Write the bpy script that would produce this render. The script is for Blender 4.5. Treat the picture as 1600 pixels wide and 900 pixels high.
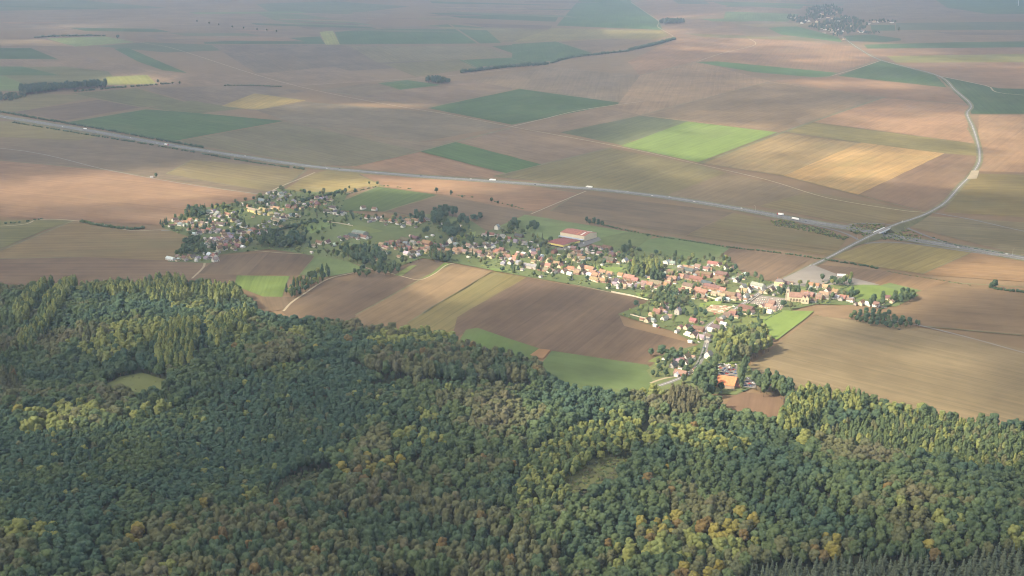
import bpy, math, random
import numpy as np
from mathutils import noise as mnoise, Vector

for o in list(bpy.data.objects):
    bpy.data.objects.remove(o)
random.seed(11)
rng = np.random.default_rng(11)
SC = bpy.context.scene
ROOT = SC.collection

# ------------------------------------------------------------------ camera, world, sun, exposure
H, F, TH = 500.0, 2000.0, math.radians(15.1)
SUN_EL = math.radians(38)
SUN_DIR = Vector((-0.93, -0.37, 0)).normalized()          # horizontal direction towards the sun
cam_d = bpy.data.cameras.new('camera')
cam_d.sensor_width = 36.0
cam_d.lens = 36.0 * F / 1600.0
cam_d.clip_start = 1.0
cam_d.clip_end = 120000.0
cam = bpy.data.objects.new('camera', cam_d)
ROOT.objects.link(cam)
cam.location = (0, 0, H)
cam.rotation_euler = (math.pi / 2 - TH, 0, 0)
SC.camera = cam

world = bpy.data.worlds.new('World')
SC.world = world
world.use_nodes = True
wn = world.node_tree
wn.nodes.clear()
sky = wn.nodes.new('ShaderNodeTexSky')
sky.sky_type = 'NISHITA'
sky.sun_disc = False
sky.sun_elevation = SUN_EL
sky.sun_rotation = math.atan2(SUN_DIR.x, SUN_DIR.y)
sky.air_density = 1.0
sky.dust_density = 2.0
bg = wn.nodes.new('ShaderNodeBackground')
bg.inputs['Strength'].default_value = 0.15
wo = wn.nodes.new('ShaderNodeOutputWorld')
wn.links.new(sky.outputs[0], bg.inputs[0])
wn.links.new(bg.outputs[0], wo.inputs[0])

sun_d = bpy.data.lights.new('sun', 'SUN')
sun_d.energy = 4.4
sun_d.angle = math.radians(0.53)
sun_d.color = (1.0, 0.85, 0.62)
sun = bpy.data.objects.new('sun', sun_d)
ROOT.objects.link(sun)
sun_vec = Vector((SUN_DIR.x * math.cos(SUN_EL), SUN_DIR.y * math.cos(SUN_EL), math.sin(SUN_EL)))
sun.rotation_euler = sun_vec.to_track_quat('Z', 'Y').to_euler()
sun.location = sun_vec * 3000

SC.view_settings.view_transform = 'Standard'
SC.view_settings.look = 'None'
SC.view_settings.exposure = 1.31
SC.view_settings.gamma = 1.0
SC.view_settings.use_curve_mapping = False
SC.render.engine = 'CYCLES'
cy = SC.cycles
cy.max_bounces = 5
cy.diffuse_bounces = 2
cy.glossy_bounces = 1
cy.transmission_bounces = 2
cy.volume_bounces = 3
cy.transparent_max_bounces = 8
cy.caustics_reflective = False
cy.caustics_refractive = False
cy.use_denoising = True
try:
    cy.denoiser = 'OPENIMAGEDENOISE'
    cy.denoising_prefilter = 'ACCURATE'
except Exception:
    pass
cy.use_adaptive_sampling = False
cy.filter_width = 1.05

HAZE_DENSITY = 5.1e-5
HAZE_COLOR = (0.55, 0.73, 1.0)
CLOUD_Z = 1500.0
CLOUD_SIGMA = 0.028

# ------------------------------------------------------------------ pixel of the photograph (1600x900) -> ground
CT, ST = math.cos(TH), math.sin(TH)


def G(px, py):
    cx = (px - 800.0) / F
    c = -(py - 450.0) / F
    dz = -ST + c * CT
    t = H / -dz
    return (cx * t, (CT + c * ST) * t)


def P(x, y, z=0.0):
    dz = z - H
    depth = y * CT - dz * ST
    up = y * ST + dz * CT
    return 800.0 + F * x / depth, 450.0 - F * up / depth


def px_scale(py):
    return F / H * (ST + (py - 450.0) / F * CT)


STREET = math.atan2(-33, 41)                                # the village streets run this way

# ------------------------------------------------------------------ helpers


def link(o, parent=None):
    ROOT.objects.link(o)
    if parent is not None:
        o.parent = parent
    return o


def tag(o, label=None, cat=None, group=None, kind=None):
    if label:
        o['label'] = label
    if cat:
        o['category'] = cat
    if group:
        o['group'] = group
    if kind:
        o['kind'] = kind
    return o


def empty(name, loc=(0, 0, 0), rz=0.0):
    o = bpy.data.objects.new(name, None)
    o.location = loc
    o.rotation_euler = (0, 0, rz)
    o.empty_display_size = 1
    return link(o)


class MB:
    """collects vertices and faces of one mesh"""

    def __init__(self):
        self.v, self.f, self.m = [], [], []

    def add(self, verts, faces, m=0):
        b = len(self.v)
        self.v.extend([tuple(p) for p in verts])
        self.f.extend([tuple(i + b for i in f) for f in faces])
        self.m.extend([m] * len(faces))

    def box(self, x0, x1, y0, y1, z0, z1, m=0):
        self.add([(x0, y0, z0), (x1, y0, z0), (x1, y1, z0), (x0, y1, z0), (x0, y0, z1), (x1, y0, z1), (x1, y1, z1), (x0, y1, z1)],
                 [(0, 3, 2, 1), (4, 5, 6, 7), (0, 1, 5, 4), (1, 2, 6, 5), (2, 3, 7, 6), (3, 0, 4, 7)], m)

    def tube(self, pts, radii, n=6, m=0):
        rings = []
        for i, p in enumerate(pts):
            p = Vector(p)
            a = Vector(pts[max(i - 1, 0)])
            b = Vector(pts[min(i + 1, len(pts) - 1)])
            d = (b - a).normalized()
            u = d.cross(Vector((0.31, 0.95, 0.05))).normalized()
            w = d.cross(u)
            rings.append([tuple(p + (u * math.cos(2 * math.pi * k / n) + w * math.sin(2 * math.pi * k / n)) * radii[i]) for k in range(n)])
        vs = [q for r in rings for q in r]
        fs = []
        for i in range(len(rings) - 1):
            for k in range(n):
                fs.append((i * n + k, i * n + (k + 1) % n, (i + 1) * n + (k + 1) % n, (i + 1) * n + k))
        fs.append(tuple(range(n - 1, -1, -1)))
        fs.append(tuple((len(rings) - 1) * n + k for k in range(n)))
        self.add(vs, fs, m)

    def disc(self, c, r, w, axis='y', n=12, m=0):
        """a short wheel-like cylinder, centre c, radius r, width w along axis"""
        vs = []
        for s in (-w / 2, w / 2):
            for k in range(n):
                a = 2 * math.pi * k / n
                if axis == 'y':
                    vs.append((c[0] + r * math.cos(a), c[1] + s, c[2] + r * math.sin(a)))
                else:
                    vs.append((c[0] + s, c[1] + r * math.cos(a), c[2] + r * math.sin(a)))
        fs = [tuple(range(n)), tuple(range(2 * n - 1, n - 1, -1))]
        for k in range(n):
            fs.append((k, n + k, n + (k + 1) % n, (k + 1) % n))
        self.add(vs, fs, m)

    def mesh(self, name, mats):
        me = bpy.data.meshes.new(name)
        me.from_pydata(self.v, [], self.f)
        for mt in (mats if isinstance(mats, (list, tuple)) else [mats]):
            me.materials.append(mt)
        if any(self.m):
            me.polygons.foreach_set('material_index', self.m)
        me.update()
        return me

    def build(self, name, mats, parent=None):
        return link(bpy.data.objects.new(name, self.mesh(name, mats)), parent)


# ------------------------------------------------------------------ materials
def new_mat(name):
    m = bpy.data.materials.new(name)
    m.use_nodes = True
    nt = m.node_tree
    nt.nodes.clear()
    out = nt.nodes.new('ShaderNodeOutputMaterial')
    return m, nt, out


def N(nt, t, **kw):
    n = nt.nodes.new(t)
    for k, v in kw.items():
        setattr(n, k, v)
    return n


def L(nt, a, b):
    nt.links.new(a, b)


def math_node(nt, op, a, b=None, clamp=False):
    n = N(nt, 'ShaderNodeMath', operation=op, use_clamp=clamp)
    for i, v in enumerate((a, b)):
        if v is None:
            continue
        if isinstance(v, (int, float)):
            n.inputs[i].default_value = v
        else:
            L(nt, v, n.inputs[i])
    return n.outputs[0]


def scale_color(nt, col, fac):
    n = N(nt, 'ShaderNodeVectorMath', operation='SCALE')
    L(nt, col, n.inputs[0])
    L(nt, fac, n.inputs['Scale'])
    return n.outputs[0]


def noise_tex(nt, vec, scale, detail=4, rough=0.55):
    n = N(nt, 'ShaderNodeTexNoise')
    n.inputs['Scale'].default_value = scale
    n.inputs['Detail'].default_value = detail
    n.inputs['Roughness'].default_value = rough
    if vec is not None:
        L(nt, vec, n.inputs['Vector'])
    return n.outputs['Fac']


def mapping(nt, vec, scale):
    n = N(nt, 'ShaderNodeMapping')
    L(nt, vec, n.inputs['Vector'])
    n.inputs['Scale'].default_value = scale
    return n.outputs[0]


def principled(nt, out, col, rough=0.9, spec=0.1):
    b = N(nt, 'ShaderNodeBsdfPrincipled')
    if isinstance(col, tuple):
        b.inputs['Base Color'].default_value = (*col, 1)
    else:
        L(nt, col, b.inputs['Base Color'])
    b.inputs['Roughness'].default_value = rough
    b.inputs['Specular IOR Level'].default_value = spec
    L(nt, b.outputs[0], out.inputs['Surface'])
    return b


def centred(nt, fac, amp):
    """1 + amp * (2 fac - 1)"""
    return math_node(nt, 'ADD', math_node(nt, 'MULTIPLY', math_node(nt, 'SUBTRACT', fac, 0.5), 2 * amp), 1.0)


def contrast(nt, fac, lo, hi):
    n = N(nt, 'ShaderNodeMapRange')
    n.inputs['From Min'].default_value = lo
    n.inputs['From Max'].default_value = hi
    L(nt, fac, n.inputs['Value'])
    return n.outputs[0]


def field_material(name, mottle, row, patch_col=None, patch_amt=0.0, seam=True):
    """soil or crop: object colour, rows along the object's own X, mottling of the soil itself"""
    m, nt, out = new_mat(name)
    oi = N(nt, 'ShaderNodeObjectInfo')
    tc = N(nt, 'ShaderNodeTexCoord')
    off = N(nt, 'ShaderNodeVectorMath', operation='ADD')
    L(nt, tc.outputs['Object'], off.inputs[0])
    sc = N(nt, 'ShaderNodeMath', operation='MULTIPLY')
    L(nt, oi.outputs['Random'], sc.inputs[0])
    sc.inputs[1].default_value = 5000
    cmb = N(nt, 'ShaderNodeCombineXYZ')
    L(nt, sc.outputs[0], cmb.inputs[0])
    L(nt, sc.outputs[0], cmb.inputs[1])
    L(nt, cmb.outputs[0], off.inputs[1])
    v = off.outputs[0]
    big = noise_tex(nt, mapping(nt, v, (1 / 260, 1 / 170, 1)), 1.0, 5, 0.6)
    mid = noise_tex(nt, mapping(nt, v, (1 / 45, 1 / 38, 1)), 1.0, 4, 0.6)
    streak = noise_tex(nt, mapping(nt, v, (1 / 420, 1 / 11, 1)), 1.0, 3, 0.6)
    fine = noise_tex(nt, mapping(nt, v, (1 / 90, 1 / 3.2, 1)), 1.0, 2, 0.6)
    wave = N(nt, 'ShaderNodeTexWave', wave_type='BANDS', bands_direction='Y')
    wave.inputs['Scale'].default_value = 2 * math.pi / 20 / 18
    wave.inputs['Distortion'].default_value = 0.6
    wave.inputs['Detail'].default_value = 1
    L(nt, v, wave.inputs['Vector'])
    amp = oi.outputs['Alpha']
    tram = N(nt, 'ShaderNodeTexWave', wave_type='BANDS', bands_direction='Y')
    tram.inputs['Scale'].default_value = 2 * math.pi / 20 / 27
    tram.inputs['Distortion'].default_value = 0.0
    L(nt, v, tram.inputs['Vector'])
    tl = contrast(nt, tram.outputs['Fac'], 0.955, 0.99)
    f1 = centred(nt, contrast(nt, big, 0.25, 0.75), mottle)
    f2 = centred(nt, contrast(nt, mid, 0.25, 0.75), mottle * 0.6)
    s = math_node(nt, 'ADD', math_node(nt, 'MULTIPLY', math_node(nt, 'SUBTRACT', contrast(nt, streak, .2, .8), 0.5), 2 * row), 0.0)
    s2 = math_node(nt, 'MULTIPLY', math_node(nt, 'SUBTRACT', contrast(nt, fine, .2, .8), 0.5), 1.6 * row)
    s3 = math_node(nt, 'MULTIPLY', math_node(nt, 'SUBTRACT', wave.outputs['Fac'], 0.5), 0.4 * row)
    s = math_node(nt, 'ADD', math_node(nt, 'ADD', s, s2), s3)
    s = math_node(nt, 'SUBTRACT', s, math_node(nt, 'MULTIPLY', tl, 0.6 * row, True))
    f3 = math_node(nt, 'ADD', math_node(nt, 'MULTIPLY', s, amp), 1.0)
    f = math_node(nt, 'MULTIPLY', math_node(nt, 'MULTIPLY', f1, f2), f3)
    col = scale_color(nt, oi.outputs['Color'], f)
    if patch_col:
        mx = N(nt, 'ShaderNodeMix', data_type='RGBA')
        pf = noise_tex(nt, mapping(nt, v, (1 / 330, 1 / 120, 1)), 1.0, 4, 0.65)
        L(nt, math_node(nt, 'MULTIPLY', contrast(nt, pf, 0.5, 0.72), patch_amt, True), mx.inputs['Factor'])
        L(nt, col, mx.inputs[6])
        mx.inputs[7].default_value = (*patch_col, 1)
        col = mx.outputs[2]
    principled(nt, out, col, 0.95, 0.05)
    return m


M_SOIL = field_material('ploughed_soil', 0.24, 0.14, (0.205, 0.15, 0.085), 0.4)
M_CROP = field_material('green_crop', 0.18, 0.17, (0.115, 0.12, 0.055), 0.3)
M_STUB = field_material('stubble', 0.21, 0.19, (0.135, 0.13, 0.06), 0.5)
M_GRASS = field_material('meadow_grass', 0.28, 0.05, (0.12, 0.115, 0.055), 0.5)


def ground_material():
    m, nt, out = new_mat('countryside_ground')
    g = N(nt, 'ShaderNodeNewGeometry')
    v = g.outputs['Position']
    a = noise_tex(nt, mapping(nt, v, (1 / 2400, 1 / 1500, 0)), 1, 4, .6)
    b = noise_tex(nt, mapping(nt, v, (1 / 60, 1 / 60, 0)), 1, 5, .65)
    mx = N(nt, 'ShaderNodeMix', data_type='RGBA')
    L(nt, contrast(nt, a, .3, .7), mx.inputs['Factor'])
    mx.inputs[6].default_value = (0.14, 0.095, 0.055, 1)
    mx.inputs[7].default_value = (0.165, 0.12, 0.068, 1)
    principled(nt, out, scale_color(nt, mx.outputs[2], centred(nt, contrast(nt, b, .25, .75), .12)), .95, .05)
    return m


M_GROUND = ground_material()


def plain(name, col, rough=0.85, amp=0.12, scale=0.6, spec=0.15, use_obj=False):
    """one weathered colour (the object's own colour when use_obj)"""
    m, nt, out = new_mat(name)
    tc = N(nt, 'ShaderNodeTexCoord')
    n1 = noise_tex(nt, tc.outputs['Object'], scale, 4, .6)
    f = centred(nt, contrast(nt, n1, .25, .75), amp)
    if use_obj:
        c = N(nt, 'ShaderNodeObjectInfo').outputs['Color']
    else:
        r = N(nt, 'ShaderNodeRGB')
        r.outputs[0].default_value = (*col, 1)
        c = r.outputs[0]
    principled(nt, out, scale_color(nt, c, f), rough, spec)
    return m


def roof_material():
    m, nt, out = new_mat('roof_tiles')
    tc = N(nt, 'ShaderNodeTexCoord')
    oi = N(nt, 'ShaderNodeObjectInfo')
    v = tc.outputs['Object']
    n1 = noise_tex(nt, v, 0.35, 5, .65)
    n2 = noise_tex(nt, mapping(nt, v, (2.5, 2.5, 6)), 1.0, 2, .6)
    w = N(nt, 'ShaderNodeTexWave', wave_type='BANDS', bands_direction='Z')
    w.inputs['Scale'].default_value = 1.2
    L(nt, v, w.inputs['Vector'])
    f = math_node(nt, 'MULTIPLY', centred(nt, contrast(nt, n1, .25, .75), .28), centred(nt, contrast(nt, n2, .25, .75), .18))
    f = math_node(nt, 'MULTIPLY', f, centred(nt, w.outputs['Fac'], .06))
    principled(nt, out, scale_color(nt, oi.outputs['Color'], f), .85, .15)
    return m


M_WALL = plain('rendered_wall', None, .9, .10, .5, .1, True)
M_ROOF = roof_material()
M_PAINT = plain('vehicle_paint', None, .35, .03, .5, .5, True)
M_GLASS = plain('window_glass', (0.03, 0.035, 0.04), .15, .1, 1, .5)
M_RUBBER = plain('tyre_rubber', (0.02, 0.02, 0.02), .8)
M_DOOR = plain('painted_door', (0.16, 0.10, 0.07), .6)
M_BRICK = plain('chimney_brick', (0.30, 0.15, 0.10), .9, .2, 2)
M_CONC = plain('concrete', (0.45, 0.43, 0.40), .9, .12, .3)
M_ASPH = plain('worn_asphalt', (0.145, 0.143, 0.14), .9, .10, .05)
M_CONCR = plain('pale_motorway_surface', (0.135, 0.137, 0.14), .9, .08, .03)
M_CHALK = plain('chalk_track', (0.275, 0.235, 0.16), .95, .15, .04)
M_VERGE = plain('dry_verge', (0.12, 0.118, 0.06), .95, .30, .035)
M_GRAV = plain('gravel', (0.18, 0.165, 0.145), .95, .16, .03)
M_WHITE = plain('white_coating', (0.8, 0.8, 0.78), .5, .05, .3)
M_STONE = plain('grave_stone', None, .8, .15, 1.5, .2, True)
M_BARK = plain('bark', (0.11, 0.085, 0.065), .95, .3, 1.2, .05)
M_LINE = plain('road_marking', (0.7, 0.7, 0.68), .7, .08, .2)


def leaf_material(name, instanced):
    m, nt, out = new_mat(name)
    if instanced:
        at = N(nt, 'ShaderNodeAttribute', attribute_type='INSTANCER', attribute_name='tint')
        c = at.outputs['Color']
    else:
        c = N(nt, 'ShaderNodeObjectInfo').outputs['Color']
    lv = N(nt, 'ShaderNodeAttribute', attribute_type='GEOMETRY', attribute_name='leaf_tone')
    col = scale_color(nt, c, lv.outputs['Fac'])
    d = N(nt, 'ShaderNodeBsdfDiffuse')
    L(nt, col, d.inputs[0])
    t = N(nt, 'ShaderNodeBsdfTranslucent')
    L(nt, col, t.inputs[0])
    mx = N(nt, 'ShaderNodeMixShader')
    mx.inputs[0].default_value = 0.32
    L(nt, d.outputs[0], mx.inputs[1])
    L(nt, t.outputs[0], mx.inputs[2])
    L(nt, mx.outputs[0], out.inputs['Surface'])
    return m


M_LEAF = leaf_material('leaves', False)
M_LEAF_I = leaf_material('leaves_of_the_mass', True)

# ------------------------------------------------------------------ forest outline and relief
FOREST_PX = [(-420, 462), (0, 460), (120, 457), (225, 452), (300, 452), (372, 463), (398, 488), (412, 506), (470, 512), (555, 518), (612, 528), (700, 532),
             (722, 556), (760, 572), (800, 578), (842, 592), (862, 608), (905, 624), (960, 628), (1012, 626), (1034, 628), (1080, 626), (1122, 640), (1150, 652), (1222, 655),
             (1232, 630), (1262, 626), (1330, 634), (1400, 648), (1500, 668), (1600, 676), (1800, 690), (2050, 700), (2050, 990), (-420, 990)]


def world_poly(pts):
    return np.array([G(*p) for p in pts])


def inside(poly, x, y):
    """even-odd test, vectorised"""
    x = np.asarray(x, float)
    y = np.asarray(y, float)
    r = np.zeros(x.shape, bool)
    n = len(poly)
    j = n - 1
    for i in range(n):
        xi, yi = poly[i]
        xj, yj = poly[j]
        c = ((yi > y) != (yj > y)) & (x < (xj - xi) * (y - yi) / (yj - yi + 1e-12) + xi)
        r ^= c
        j = i
    return r


FOREST = world_poly(FOREST_PX)
EDGE = world_poly(FOREST_PX[:-2])


def edge_y(x):
    return np.interp(x, EDGE[:, 0], EDGE[:, 1])


def sstep(t):
    t = np.clip(t, 0, 1)
    return t * t * (3 - 2 * t)


CLEAR_C = [G(212, 601), G(930, 742), G(470, 745)]


def relief(x, y):
    x = np.asarray(x, float)
    y = np.asarray(y, float)
    k = sstep((edge_y(x) - y - 40) / 160)
    h = 11 * np.sin((0.75 * x + 1.0 * y) / 95.0 + 0.6) + 7 * np.sin((x - 0.5 * y) / 150.0 + 2.0) + 3 * np.sin((x + 0.9 * y) / 48.0)
    for cx, cy_ in CLEAR_C:
        k = k * (1 - np.exp(-((x - cx) ** 2 + (y - cy_) ** 2) / (2 * 45.0 ** 2)))
    return k * h


def np_mesh(name, verts, faces, mats, mat_idx=None):
    """fast mesh from numpy arrays (faces: n x k)"""
    me = bpy.data.meshes.new(name)
    nv, (nf, k) = len(verts), faces.shape
    me.vertices.add(nv)
    me.vertices.foreach_set('co', np.ascontiguousarray(verts, np.float32).ravel())
    me.loops.add(nf * k)
    me.loops.foreach_set('vertex_index', faces.astype(np.int32).ravel())
    me.polygons.add(nf)
    me.polygons.foreach_set('loop_start', np.arange(0, nf * k, k, dtype=np.int32))
    try:
        me.polygons.foreach_set('loop_total', np.full(nf, k, np.int32))
    except Exception:
        pass
    for mt in mats:
        me.materials.append(mt)
    if mat_idx is not None:
        me.polygons.foreach_set('material_index', mat_idx.astype(np.int32))
    me.update(calc_edges=True)
    me.validate()
    return me


def build_ground():
    xs = np.concatenate([np.linspace(-40000, -1500, 14), np.arange(-1380, 1381, 20), np.linspace(1500, 40000, 14)])
    ys = np.concatenate([np.linspace(-6000, 560, 6), np.arange(600, 1981, 20), np.linspace(2100, 60000, 18)])
    X, Y = np.meshgrid(xs, ys)
    Z = np.where((Y > 600) & (Y < 1980), relief(X, Y), 0.0) - 0.02
    v = np.stack([X.ravel(), Y.ravel(), Z.ravel()], 1)
    nx, ny = len(xs), len(ys)
    i, j = np.meshgrid(np.arange(nx - 1), np.arange(ny - 1))
    a = (j * nx + i).ravel()
    f = np.stack([a, a + 1, a + nx + 1, a + nx], 1)
    o = link(bpy.data.objects.new('ground', np_mesh('ground', v, f, [M_GROUND])))
    tag(o, kind='structure')
    # forest floor: dark litter, draped 5 cm above the ground
    m = ((X > -1300) & (X < 1300) & (Y > 620) & (Y < 1960)).ravel()
    ins = inside(FOREST, v[:, 0], v[:, 1])
    keep = ins[f].all(1)
    v2 = v.copy()
    v2[:, 2] += 0.07
    used = np.unique(f[keep])
    idx = -np.ones(len(v2), int)
    idx[used] = np.arange(len(used))
    fl = plain('leaf_litter', (0.062, 0.075, 0.04), .95, .35, .06, .05)
    o = link(bpy.data.objects.new('forest_floor', np_mesh('forest_floor', v2[used], idx[f[keep]], [fl])))
    tag(o, kind='structure')


build_ground()

# ------------------------------------------------------------------ fields
B = (0.215, 0.160, 0.128)
BD = (0.150, 0.112, 0.095)
BR = (0.275, 0.178, 0.130)
T = (0.285, 0.220, 0.150)
OL = (0.205, 0.180, 0.112)
OG = (0.165, 0.165, 0.100)
GR = (0.130, 0.170, 0.078)
GD = (0.066, 0.108, 0.050)
GB = (0.150, 0.205, 0.066)
GY = (0.235, 0.235, 0.085)
GG = (0.115, 0.130, 0.088)
MT = {'s': M_SOIL, 'c': M_CROP, 't': M_STUB, 'g': M_GRASS}
layer = [0]
EDGE_R = random.Random(3)
MARGINS = []
DULL = {'s': (.675, .65, .51), 't': (.66, .635, .46), 'c': (.76, .78, .62), 'g': (.84, .86, .74)}


def field(kind, col, pts, amp=1.0, rot=None, name='field', jitter=0.11):
    w = world_poly(pts)
    if rot is None:
        e = [(np.hypot(*(w[i] - w[i - 1])), i) for i in range(len(w))]
        _, i = max(e)
        d = w[i] - w[i - 1]
        rot = math.atan2(d[1], d[0])
    c = w.mean(0)
    if np.hypot(*c) < 6500:
        q = []
        for i in range(len(w)):
            a, b = w[i], w[(i + 1) % len(w)]
            d = b - a
            ln = float(np.hypot(*d))
            n = max(1, min(24, int(ln / 45)))
            nv = np.array([-d[1], d[0]]) / (ln + 1e-9)
            for k in range(n):
                q.append(a + d * k / n + (nv * EDGE_R.uniform(-1.6, 1.6) if k else 0))
            if ln > 160 and EDGE_R.random() < .28 and name == 'field':
                MARGINS.append((a, b, EDGE_R.uniform(2.0, 4.5)))
        w = np.array(q)
    ca, sa = math.cos(-rot), math.sin(-rot)
    loc = [((p[0] - c[0]) * ca - (p[1] - c[1]) * sa, (p[0] - c[0]) * sa + (p[1] - c[1]) * ca, 0.0) for p in w]
    area = sum(loc[i - 1][0] * loc[i][1] - loc[i][0] * loc[i - 1][1] for i in range(len(loc)))
    if area < 0:
        loc = loc[::-1]
    mb = MB()
    mb.add(loc, [tuple(range(len(loc)))])
    o = mb.build(name, MT[kind] if isinstance(kind, str) else kind)
    layer[0] += 1
    o.location = (c[0], c[1], 0.02 + 0.006 * layer[0])
    o.rotation_euler = (0, 0, rot)
    k = 1 + random.uniform(-jitter, jitter)
    q = DULL.get(kind, (1, 1, 1))
    o.color = (col[0] * k * q[0], col[1] * k * q[1], col[2] * k * q[2], amp)
    tag(o, kind='structure')
    return o


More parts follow.
